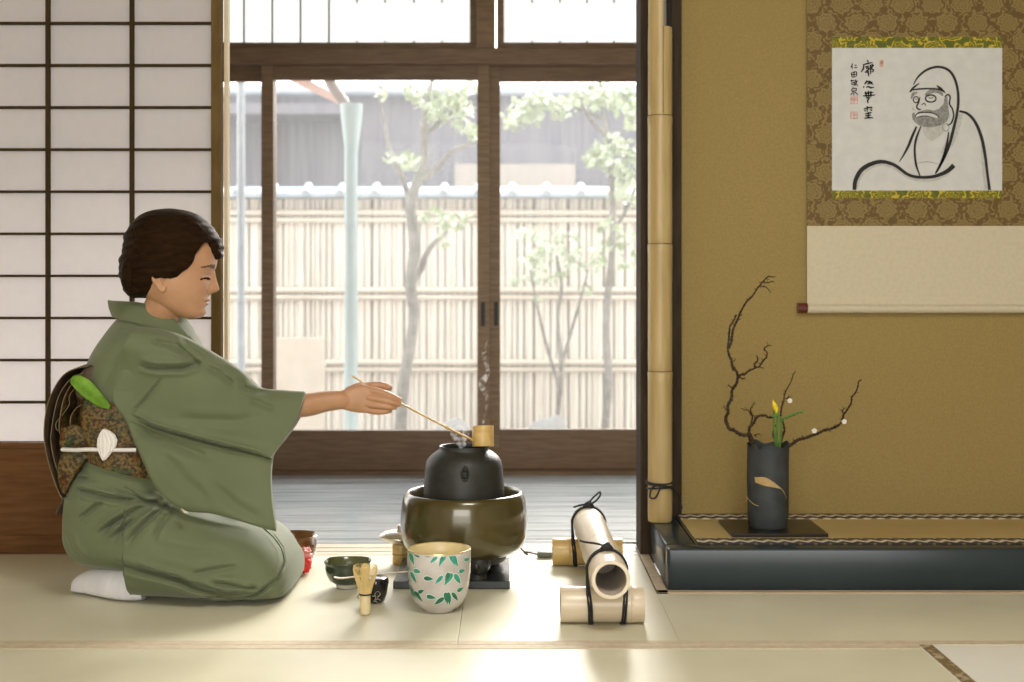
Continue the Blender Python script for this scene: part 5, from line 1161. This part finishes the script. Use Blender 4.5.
# collar band standing away from the nape, crossing at the chest
top = [(109.5, 300, 0.0), (111, 300.5, -.028), (121, 301, -.062), (140, 302.5, -.083), (157, 308, -.088), (171, 316.5, -.083), (183, 328, -.068), (193, 342, -.045), (201, 358, -.018), (205, 372, 0.008)]
bot = [(113.5, 316, 0.0), (115, 317, -.038), (124, 320, -.082), (141, 324, -.104), (158, 328, -.108), (170, 335, -.102), (180, 345, -.088), (188.5, 357, -.064), (196, 369, -.034), (200, 379, -.008)]
for sg, nm in ((1, 'collar'), (-1, 'collar')):
    kk = 60; a = spline([W(x, y_, PD + sg * dy) for x, y_, dy in top], kk); b = spline([W(x, y_, PD + sg * dy) for x, y_, dy in bot], kk)
    rings = []
    for i in range(kk):
        dn = b[i] - a[i]; cpt = W(155, 335, PD); m_ = (a[i] + b[i]) / 2; outv = m_ - cpt; outv[2] = 0; outv /= np.linalg.norm(outv) + 1e-9
        th2 = 0.0052; ring = []
        for s, o in ((0, 0), (0.02, 1), (0.25, 1.25), (0.5, 1.35), (0.75, 1.2), (1.0, 0.9), (1.0, -0.4), (0.5, -0.4), (0.02, -0.6)):
            ring.append(a[i] + dn * s + outv * th2 * o)
        rings.append(ring)
    build('collar', loft(rings), M['kimono'], per, angle=60)

# --- sleeves ------------------------------------------------------------------------
def sleeve(Tc, Bc, Lc, Rc, dT, dB, crs, side_=-1, nu=160, nv=230, seed=0.0, step=None):
    T_, B2, L_, R_ = spline([(x, y_, 0) for x, y_ in Tc], nu), spline([(x, y_, 0) for x, y_ in Bc], nu), spline([(x, y_, 0) for x, y_ in Lc], nv), spline([(x, y_, 0) for x, y_ in Rc], nv)
    near = np.zeros((nu, nv, 3)); far = np.zeros((nu, nv, 3))
    for i in range(nu):
        u = i / (nu - 1)
        for j in range(nv):
            v = j / (nv - 1)
            p = (1 - v) * T_[i] + v * B2[i] + (1 - u) * L_[j] + u * R_[j] - ((1 - u) * (1 - v) * T_[0] + u * (1 - v) * T_[-1] + (1 - u) * v * B2[0] + u * v * B2[-1])
            d = (dT[0] + (dT[1] - dT[0]) * u) * (1 - sstep(0, 1, v)) + (dB[0] + (dB[1] - dB[0]) * u) * sstep(0, 1, v)
            h = 0.010 + (0.052 - 0.016 * u) * math.exp(-((v - 0.24) / 0.26) ** 2)
            e = min(v / 0.10, 1); h *= math.sqrt(max(0, 1 - (1 - e) ** 2)) if e < 1 else 1
            e = min((1 - v) / 0.04, 1); h *= math.sqrt(max(0, 1 - (1 - e) ** 2)) if e < 1 else 1
            h = max(h, 0.0012)
            near[i, j] = W(p[0], p[1], d - h); far[i, j] = W(p[0], p[1], d - h) + np.array([0, 2 * h, 0])
    nn = near.reshape(-1, 3)
    nn = creases(nn, crs, ymax=9); nn = cloth_noise(nn, 0.005, 7, seed)
    if step is not None:                                   # the upper fold of the sleeve lies over the hanging lower panel
        qx = CX + nn[:, 0] * F / nn[:, 1]; qy = HY + (HC - nn[:, 2]) * F / nn[:, 1]; sp = np.array(step)
        dy = qy - np.interp(qx, sp[:, 0], sp[:, 1]); edge_f = sstep(sp[0, 0], sp[0, 0] + 30, qx)
        nn[:, 1] += 0.020 * edge_f * sstep(-0.4, 1.6, dy) * np.exp(-np.clip(dy, 0, 99) / 26) - 0.007 * edge_f * sstep(-14, -1, dy) * (dy < 0.4)
    vs = [tuple(p) for p in nn] + [tuple(p) for p in far.reshape(-1, 3)]; o = nu * nv; fs = []
    for i in range(nu - 1):
        for j in range(nv - 1):
            a = i * nv + j; fs.append((a, a + 1, a + nv + 1, a + nv)); fs.append((o + a, o + a + nv, o + a + nv + 1, o + a + 1))
    for i in range(nu - 1):
        for j in (0, nv - 1): a = i * nv + j; fs.append((a, a + nv, o + a + nv, o + a))
    for j in range(nv - 1):
        for i in (0, nu - 1): a = i * nv + j; fs.append((a, o + a, o + a + 1, a + 1))
    return vs, fs
Tc = [(136, 327), (155, 328), (175, 333), (195, 342), (214, 353), (232, 364), (246, 374), (256, 384), (264, 388.5), (283, 390), (304, 391.5)]
Bc = [(113, 402), (119, 412), (126, 422), (134, 442), (143, 463), (154, 486), (171, 504), (188, 511.5), (212, 514), (240, 521), (262, 528), (276, 531.5)]
Lc = [(136, 327), (124, 345), (116, 370), (113, 402)]
Rc = [(304, 391.5), (301, 405), (293, 424), (282, 441), (271.5, 455.5), (270, 465), (270, 482), (272, 505), (276, 531.5)]
crs = [([(128, 414), (155, 427), (190, 437), (225, 446), (255, 453), (272, 458)], 2.2, 0.011), ([(128, 420), (150, 436), (180, 448), (215, 462)], 5, 0.006),
       ([(163, 376), (152, 390), (142, 402), (131, 413)], 1.5, 0.004), ([(138, 365), (158, 368), (182, 368), (203, 362)], 3.0, 0.012), ([(172, 340), (185, 352), (196, 362), (200, 366)], 3.5, 0.008), ([(180, 338), (192, 348), (206, 357)], 3, 0.006), ([(205, 366), (222, 374), (236, 386)], 3.5, 0.006), ([(222, 366), (236, 374), (246, 388)], 3, 0.006), ([(240, 386), (256, 392), (268, 391)], 2.5, 0.007), ([(150, 340), (168, 344), (184, 352)], 3.5, 0.006),
       ([(175, 418), (205, 420), (235, 421), (262, 416)], 5, 0.004), ([(250, 398), (262, 405), (276, 409)], 3.5, 0.004), ([(205, 480), (235, 505), (265, 522)], 6, 0.005), ([(160, 452), (185, 480), (215, 505)], 6, 0.004)]
sl = build('kimono_sleeve', sleeve(Tc, Bc, Lc, Rc, (3.050, 3.150), (3.035, 3.03), crs, step=[(128, 416), (155, 427), (190, 437), (225, 446), (255, 453), (272, 458)]), M['kimono'], per, angle=75)
def sub_s(p, dx, dy): return [(x + dx, y_ + dy) for x, y_ in p]
Tl = [(140, 332), (158, 340), (170, 358), (180, 385), (192, 410), (206, 432), (222, 450)]; Bl = [(125, 402), (135, 425), (150, 450), (165, 472), (185, 494), (205, 506), (225, 512)]
Ll = [(140, 332), (130, 350), (126, 375), (125, 402)]; Rl_ = [(222, 450), (226, 470), (227, 492), (225, 512)]
build('kimono_sleeve', sleeve(Tl, Bl, Ll, Rl_, (3.30, 3.345), (3.33, 3.345), [], 1, 60, 50, 3.0), M['kimono'], per, angle=75)

# --- obi, its knot, scarf and cord -----------------------------------------------------
NO = 120; rings = []; lvo = np.linspace(-1, 1, 26)
for s in lvo:
    e = 1 + 0.012 * (1 - s ** 4); ring = []
    for j in range(NO):
        t_ = 2 * PI * j / NO; c, sn = math.cos(t_), math.sin(t_)
        x = PX(132) + (PX(181) - PX(83)) / 2 * e * spow(c, 0.9); y_ = PD + 0.170 * e * spow(sn, 0.9)
        ring.append((x, y_, PZ(428) - s * 0.080 - 0.30 * (x - PX(130)) + (-0.006 if False else 0)))
    rings.append(ring)
r_in = [[tuple(np.array([PX(130), PD, p[2]]) + (np.array(p) - np.array([PX(130), PD, p[2]])) * 0.95) for p in rings[k]] for k in (-1, 0)]
build('obi', loft(rings + [r_in[0], r_in[1], rings[0]], False), M['obi'], per, angle=60)
def folded(path, wnear, wfar, th, m, nm, parent, flare=0.0):
    """a stiff folded strip of the sash seen on its edge: path in photo px, run across the back"""
    k = 40; p = np.array(spline([W(x, y_, 3.06) for x, y_ in path], k)); p[:, 1] = PD; T = np.gradient(p, axis=0); T /= np.linalg.norm(T, axis=1)[:, None]; N = np.c_[-T[:, 2], np.zeros(k), T[:, 0]]
    rg = []
    for i in range(k):
        ring = []
        for yy, o in [(-wnear, 0.3), (-wnear - 0.003, 0.0), (-wnear, -0.3), (-wnear * 0.6, -1), (0, -1.15), (wfar * 0.6, -1), (wfar, -0.3), (wfar + 0.003, 0), (wfar, 0.3), (wfar * 0.6, 1), (0, 1.15), (-wnear * 0.6, 1)]:
            ring.append(p[i] + N[i] * th * o + np.array([0, yy, 0]))
        rg.append(ring)
    fo = build(nm, loft(rg), m, parent, angle=60)
    if nm != 'hanging_end': build('golden_edge', tube([q + np.array([0, -wnear - 0.0025, 0]) for q in p], 0.0011, 6), M['obi_edge'], fo)
    return fo
kn = thing('sash_knot', (0, 0, 0), None, None); kn.parent = per; kn.location = (0, 0, 0)
core_pts = [(92, 372), (78, 380), (70, 400), (68, 430), (70, 455), (76, 470)]
bpl = [(91, 366), (78, 368), (66, 374), (57, 386), (50, 402), (46.5, 420), (46, 438), (49, 456), (54, 474), (60, 490), (64, 498)]
folded(bpl, 0.150, 0.150, 0.0052, M['obi_dark'], 'outer_fold', kn)
folded([(90, 371), (76, 376), (67, 384), (60, 396), (55.5, 412), (53, 428), (52, 440), (55, 458), (60, 474), (65, 488)], 0.146, 0.146, 0.0044, M['obi_dark'], 'inner_fold', kn)
folded([(88, 380), (76, 388), (70, 396), (70, 404), (65, 412), (60, 418), (56.5, 424), (58, 430), (66, 430), (76, 428)], 0.142, 0.142, 0.0036, M['obi_dark'], 'pleat', kn)
folded([(86, 372), (74, 383), (66, 397), (62, 414), (61, 430), (66, 442)], 0.149, 0.146, 0.0050, M['obi'], 'pleat', kn)
folded([(62, 452), (66, 464), (67, 478), (64, 490)], 0.150, 0.146, 0.0050, M['obi'], 'pleat', kn)
folded([(95, 402), (84, 404), (76, 410), (72, 420), (74, 434)], 0.150, 0.145, 0.0040, M['obi'], 'pleat', kn)
folded([(70, 488), (62, 500), (53.5, 515)], 0.12, 0.12, 0.014, M['obi_dark'], 'hanging_end', kn)
def pad(poly, y0, y1, m, nm, bulge=0.01):
    c = np.mean(np.array(poly), axis=0); pts = np.array(spline([(x, y_, 0) for x, y_ in poly + [poly[0]]], 40))[:-1, :2]; rg = []
    for yy, s in ((y0 + bulge, 0.80), (y0 + bulge * 0.3, 0.94), (y0, 0.985) if False else (y0 + bulge * 0.1, 0.97), (y0 + bulge * 2, 1.0), (y1 - bulge * 2, 1.0), (y1 - bulge * 0.3, 0.94), (y1, 0.8)):
        rg.append([W(*(c + (q - c) * s), 3.055) + np.array([0, PD - 3.055 + yy, 0]) for q in pts])
    rg[0] = [q + np.array([0, -bulge * 1.0, 0]) for q in rg[0]]
    return build(nm, loft(rg), m, kn, angle=60)
pad([(62, 428), (74, 424), (86, 428), (92, 440), (88, 448), (72, 449), (61, 446)], -0.158, 0.158, M['obi'], 'brocade_roll')
pad([(62, 452), (78, 450), (90, 455), (82, 466), (72, 482), (66, 494), (61, 488), (58, 470)], -0.156, 0.156, M['obi'], 'brocade_roll')
pad([(86, 398), (98, 392), (112, 402), (114, 425), (104, 444), (92, 446), (84, 424)], -0.172, 0.165, M['obi'], 'brocade_roll')
pad([(84, 368), (96, 366), (100, 385), (96, 402), (84, 402), (76, 395), (76, 380)], -0.150, 0.150, M['obi_dark'], 'dark_roll')
# green scarf and white cord on the near side
yn = PD - 0.178
sg_ = MB(); P1_ = [(72, 379, 4, .006), (78, 382, 7, .010), (86, 388, 8.5, .009), (94, 395, 7.5, .009), (102, 402, 5.5, .009), (110, 407.5, 2, .004)]
rg = []
for px, py, hh, tt in spline(P1_, 30):
    c = W(px, py, yn + 0.006 * 0); T2 = np.array([0.45, 0, 0.9]); T2 /= np.linalg.norm(T2)
    rg.append([c + np.array([0, tt * math.cos(q) * (1 + 0.25 * math.sin(3 * q)), 0]) + T2 * (hh / F * yn) * math.sin(q) for q in np.linspace(0, 2 * PI, 29)[:-1]])
build('green_scarf', sg_.add(loft(rg)), M['obiage'], per)
cm2 = MB(); yc_ = PD - 0.176
def CP(px, py, o=0.0): return W(px, py, yc_ + o)
cm2.add(stube([CP(63, 449.5, 0.02), CP(75, 450, 0.004), CP(90, 449.5, -0.002), CP(105, 450), CP(122, 450, 0.002), CP(136, 450, 0.010)], [0.0082] * 6, 12, 50, (1, 0.6)))
build('white_cord', cm2, M['white_cord'], per)
ctm = MB(); rg = []
for t_, hw_ in ((0, 1), (0.1, 5), (0.25, 8.5), (0.45, 10), (0.62, 9), (0.75, 7), (0.88, 4.5), (1.0, 1.5)):
    c = np.array([104 - 0 * t_ + 3 * math.sin(3 * t_), 429 + 31 * t_]); ring = []
    for q in np.linspace(0, 2 * PI, 41)[:-1]:
        rr = hw_ * (1 + 0.05 * math.sin(11 * q)); ring.append(W(c[0] + rr * math.cos(q), c[1] - rr * 0.25 * math.cos(q), yc_ - 0.006) + np.array([0, 0.008 * math.sin(q) * (1 + 0.15 * math.cos(14 * q)), 0]))
    rg.append(ring)
build('white_cord_knot', ctm.add(loft(rg)), M['white_cord'], per)

# --- white socks ----------------------------------------------------------------------
for yy in (3.085, 3.315):
    rg = []
    for px, hh, wv, yo in spline([(68.2, 0.010, .006, 0.0), (69.2, 0.022, .016, 0.0), (72, 0.032, .025, 0.0), (78, 0.043, .033, 0.0), (90, 0.058, .038, 0.0), (103, 0.068, .040, 0.0), (115, 0.072, .040, 0), (130, 0.070, .040, 0), (142, 0.062, .032, 0)], 40):
        ring = []
        for j in range(36):
            q = 2 * PI * j / 36; c, s = math.cos(q), math.sin(q)
            zz_ = 0.0018 + hh * 0.42 + (hh * 0.58 * spow(s, 0.9) if s > 0 else hh * 0.42 * spow(s, 0.5))
            tw = 0.085 * (1 - sstep(68, 128, px)) * (1 if yy < 3.2 else -1)
            ring.append((XW(px, 3.06 + (tw if yy < 3.2 else 0)), yy + tw + wv * spow(c, 0.85) + 0.0012 * math.sin(px * 0.9 + 5 * q), zz_))
        rg.append(ring)
    build('white_sock', loft(rg), M['tabi'], per)

# ------------------------------------------------------------------ garden
GZ = -0.52
struct('garden_ground', box(-6, 6, 5.43, 14, GZ - 0.1, GZ), M['ground'])
FD = 8.0; fz0, fz1 = GZ, ZW(199, FD)
fe = thing('bamboo_fence', (0, FD, GZ), 'pale bamboo screen fence with tiled top at back of garden', 'fence')
cl = MB(); cl2 = MB(); x = -3.6; i = 0
while x < 3.2:
    r = random.uniform(0.013, 0.021)
    (cl).add(tube([(x, FD + random.uniform(-0.004, 0.004), fz0), (x + random.uniform(-0.01, 0.01), FD, fz1)], r, 6)); x += r * 2.05; i += 1
build('culms', cl, M['fence'], fe)
build('back_board', box(-3.6, 3.2, FD + 0.02, FD + 0.04, fz0, fz1), M['fence_dark'], fe, False)
for py in (213, 290, 362):
    build('rail', MB().add(tube([(-3.6, FD - 0.035, ZW(py, FD)), (3.2, FD - 0.035, ZW(py, FD))], 0.018, 10)).add(tube([(-3.6, FD - 0.03, ZW(py, FD) - 0.045), (3.2, FD - 0.03, ZW(py, FD) - 0.045)], 0.016, 8)), M['fence_rail'], fe)
tl_ = MB().add(loft([[(xx, FD - 0.11, fz1 + 0.005), (xx, FD - 0.11, fz1 + 0.03), (xx, FD, fz1 + 0.075), (xx, FD + 0.11, fz1 + 0.03), (xx, FD + 0.11, fz1 + 0.005)] for xx in (-3.6, 3.2)]))
for k_ in range(33): xx = -3.55 + 0.209 * k_; tl_.add(tube([(xx, FD - 0.125, fz1 + 0.028), (xx, FD, fz1 + 0.078)], 0.025, 10))
build('tile_coping', tl_, M['tile'], fe, angle=30)
ND2 = 10.6
nb_ = thing('neighbouring_house', (0, ND2, GZ), 'grey boarded neighbouring house wall above the bamboo fence', 'house')
bw = MB(); x = -5.5
while x < 5.5: bw.add(box(x, x + 0.302, ND2 + random.uniform(0, 0.012), ND2 + 0.1, GZ, ZW(95, ND2))); x += 0.30
build('board_wall', bw, M['house'], nb_, False)
build('gutter', tube([(-5.5, ND2 - 0.08, ZW(92, ND2)), (5.5, ND2 - 0.08, ZW(92, ND2))], 0.045, 10), M['tile'], nb_)
build('lean_to_wall', box(XW(455, 9.6), XW(575, 9.6), 9.6, 10.5, GZ, ZW(164, 9.6)), M['house_low'], nb_, False)
build('dark_eave', box(-5.5, XW(352, ND2), ND2 - 0.5, ND2 + 0.1, ZW(122, ND2), ZW(112, ND2)), M['house'], nb_, False)
PDp = 6.3; pr2 = 6.6 * PDp / F
dpz = thing('downpipe', (XW(351, PDp), PDp, GZ), 'pale teal rain pipe with funnel head standing before the bamboo fence', 'rain pipe')
build('pipe', tube([(XW(351, PDp), PDp, GZ), (XW(351, PDp), PDp, ZW(150, PDp))], pr2, 20), M['pipe'], dpz)
build('funnel_head', lathe((XW(351.5, PDp), PDp, 0), [(pr2, ZW(152, PDp)), (pr2 * 1.05, ZW(148, PDp)), (pr2 * 1.6, ZW(118, PDp)), (pr2 * 1.72, ZW(104, PDp)), (pr2 * 1.55, ZW(104, PDp)), (pr2 * 1.4, ZW(112, PDp)), (0, ZW(114, PDp))], 24), M['pipe'], dpz, angle=50)
build('feeder_pipe', stube([W(349, 110, PDp), W(343, 101, PDp), W(334, 88, PDp), W(326, 74, PDp), W(315, 56, PDp)], 0.026, 14, 24), M['brown_pipe'], dpz)
struct('trim_11', loft([[W(270, 70, 7 + o), W(286, 79, 7 + o), W(338, 104, 7 + o), W(341, 99, 7 + o), W(300, 74, 7 + o), W(280, 62, 7 + o)] for o in (-0.35, 0.35)]), M['pink_board'])
tag(build('leaning_panel', MB().add(box(XW(262, 7.2), XW(325, 7.2), 7.2, 7.235, GZ, ZW(338, 7.2), 0.004)), M['fence_rail'], None, False, origin=(XW(294, 7.2), 7.2, GZ)), 'pale boarded panel standing in front of fence, left of the rain pipe', 'panel')
tag(build('garden_post', MB().add(tube([(XW(241, 6.4), 6.4, GZ), (XW(241, 6.4), 6.4, 1.76)], 0.02, 16)).add(tube([(XW(241, 6.4), 6.4, GZ), (XW(241, 6.4), 6.4, GZ + 0.12)], 0.05, 16)), M['tile'], None, origin=(XW(241, 6.4), 6.4, GZ)), 'slim blue-grey post outside, beside the open edge of the paper screen', 'post')
for (px, py, rx_, rz_, d, lb) in ((452, 421, 0.22, 0.16, 6.6, 'rounded pale stone outside, behind the kettle steam'), (548, 417, 0.22, 0.14, 6.9, 'rounded pale stone outside, right of the door stiles')):
    c = W(px, py, d); tag(build('garden_stone', blob((c[0], d, 0), rx_, 0.2, 1, 2.0 + px, 0.25) if False else (lambda q: ([(v[0], v[1], GZ + (v[2] - 0.0014) * 1.0) for v in q[0]], q[1]))(blob((c[0], d, 0.02), rx_, 0.22, (c[2] - GZ) * 0.97, px * 0.1, 0.10)), M['stone'], None, origin=(c[0], d, GZ)), lb, 'stone')

def leafset(clusters, n_each, size, d, m):
    mb = MB()
    for (px, py, rpx) in clusters:
        for _ in range(int(n_each * (rpx / 18) ** 1.5)):
            a = random.uniform(0, 2 * PI); r = rpx * math.sqrt(random.random()); c = W(px + r * math.cos(a), py + 0.7 * r * math.sin(a), d) + np.array([0, random.uniform(-0.16, 0.16), 0])
            u = Vector(np.random.normal(0, 1, 3)).normalized(); v_ = u.cross(Vector(np.random.normal(0, 1, 3))).normalized(); nn_ = u.cross(v_)
            L_ = size * random.uniform(0.7, 1.3)
            q = [Vector(c) + u * (L_ * t_) + v_ * (L_ * 0.32 * w_) + nn_ * (L_ * 0.08 * abs(w_)) for t_, w_ in ((-0.5, 0), (-0.15, 0.9), (0.2, 0.75), (0.5, 0), (0.2, -0.75), (-0.15, -0.9))]
            mb.add(([tuple(k) for k in q], [(0, 1, 2, 3), (0, 3, 4, 5)]))
    return mb
def tree(label, d, limbs, sets, size=0.05):
    o = thing('garden_tree', W(limbs[0][0][0][0], 430, d) * np.array([1, 1, 0]) + np.array([0, 0, GZ]), label, 'tree')
    tm_ = MB()
    for pts, r in limbs: tm_.add(stube([W(p[0], p[1], d) + np.array([0, 0.05 * math.sin(i * 2.1), 0]) for i, p in enumerate(pts)], [q * d / F for q in r], 10, 30))
    build('trunk', tm_, M['tree_bark'], o)
    for cl_, n_, m_ in sets: build('foliage', leafset(cl_, n_, size, d, m_), M[m_], o, False, normals=False)
    return o
tree('slender grey-barked garden tree in front of the fence, right of the rain pipe', 7.0, [
    ([(398, 452 + 60), (400, 430), (404, 385), (411, 340), (413, 310), (411, 285), (414, 250), (412, 225), (411, 205), (418, 180), (425, 160), (424, 130), (427, 100), (432, 78)], [7, 6.5, 6, 5.5, 5.5, 6, 5.5, 5.5, 5.5, 5, 4.5, 4, 3, 2]),
    ([(411, 284), (420, 270), (428, 252), (440, 238), (447, 232)], [4, 3.4, 3, 2.4, 1.5]), ([(411, 208), (406, 190), (400, 172), (390, 150), (384, 125), (380, 100)], [4, 3, 2.6, 2.2, 1.8, 1.2]), ([(420, 180), (436, 168), (452, 152), (468, 145), (480, 138)], [3.4, 3, 2.4, 2, 1.2]), ([(425, 135), (440, 120), (455, 112), (470, 104)], [2.6, 2.2, 1.8, 1.2])],
    [([(420, 98, 11), (440, 104, 13), (455, 96, 12), (466, 108, 11), (470, 88, 9), (430, 118, 9), (452, 118, 11), (404, 160, 9), (414, 164, 7), (466, 128, 10), (378, 92, 6), (390, 160, 5)], 62, 'leaves2'), ([(436, 112, 14), (458, 102, 14), (412, 158, 9), (432, 215, 12), (452, 225, 12), (440, 240, 8), (464, 216, 8), (414, 96, 9), (472, 134, 8)], 40, 'leaves')], 0.05)
tree('tree with white-green leaves outside, beside the dark post', 7.2, [
    ([(607, 500), (606, 430), (608, 380), (606, 330), (609, 290), (611, 260), (613, 220), (612, 180), (609, 140), (603, 115), (606, 85)], [5, 4.5, 4.2, 4, 4, 3.6, 3.4, 3, 2.6, 2.2, 1.4]),
    ([(612, 180), (622, 165), (632, 150), (640, 140)], [2.5, 2.2, 1.8, 1.2]), ([(606, 135), (594, 122), (585, 112), (578, 95)], [2.6, 2.2, 1.8, 1.2]), ([(613, 230), (624, 215), (634, 190), (638, 170)], [2.4, 2, 1.6, 1.2]), ([(603, 118), (580, 108), (550, 106), (520, 108)], [2, 1.6, 1.3, 0.9])],
    [([(600, 152, 13), (616, 144, 13), (630, 158, 13), (612, 165, 12), (590, 160, 8), (628, 180, 13), (618, 192, 10), (636, 200, 10), (520, 106, 12), (540, 100, 13), (560, 108, 13), (510, 118, 9), (580, 100, 12), (600, 96, 13), (622, 100, 14), (636, 118, 12), (532, 118, 10)], 70, 'leaves2'),
     ([(610, 156, 16), (628, 172, 15), (540, 106, 16), (590, 100, 15), (625, 104, 14), (516, 122, 9), (618, 240, 16), (600, 255, 14), (632, 262, 14), (612, 225, 12)], 30, 'leaves')], 0.055)
tree('thin bushy shrub outside in front of the fence, behind right door pane', 7.5, [
    ([(560, 500), (558, 420), (561, 370), (558, 320), (562, 285), (556, 255)], [3, 2.6, 2.4, 2, 1.8, 1.2]), ([(560, 370), (572, 330), (580, 300), (588, 270)], [2, 1.8, 1.5, 1.0]), ([(560, 390), (548, 350), (538, 310), (530, 270)], [2, 1.8, 1.4, 1.0])],
    [([(530, 262, 14), (550, 250, 16), (572, 258, 15), (545, 275, 14), (590, 266, 12), (520, 280, 10), (566, 236, 12), (528, 236, 12)], 45, 'leaves2'), ([(540, 258, 16), (566, 268, 14), (584, 290, 9), (540, 300, 8)], 20, 'leaves')], 0.045)
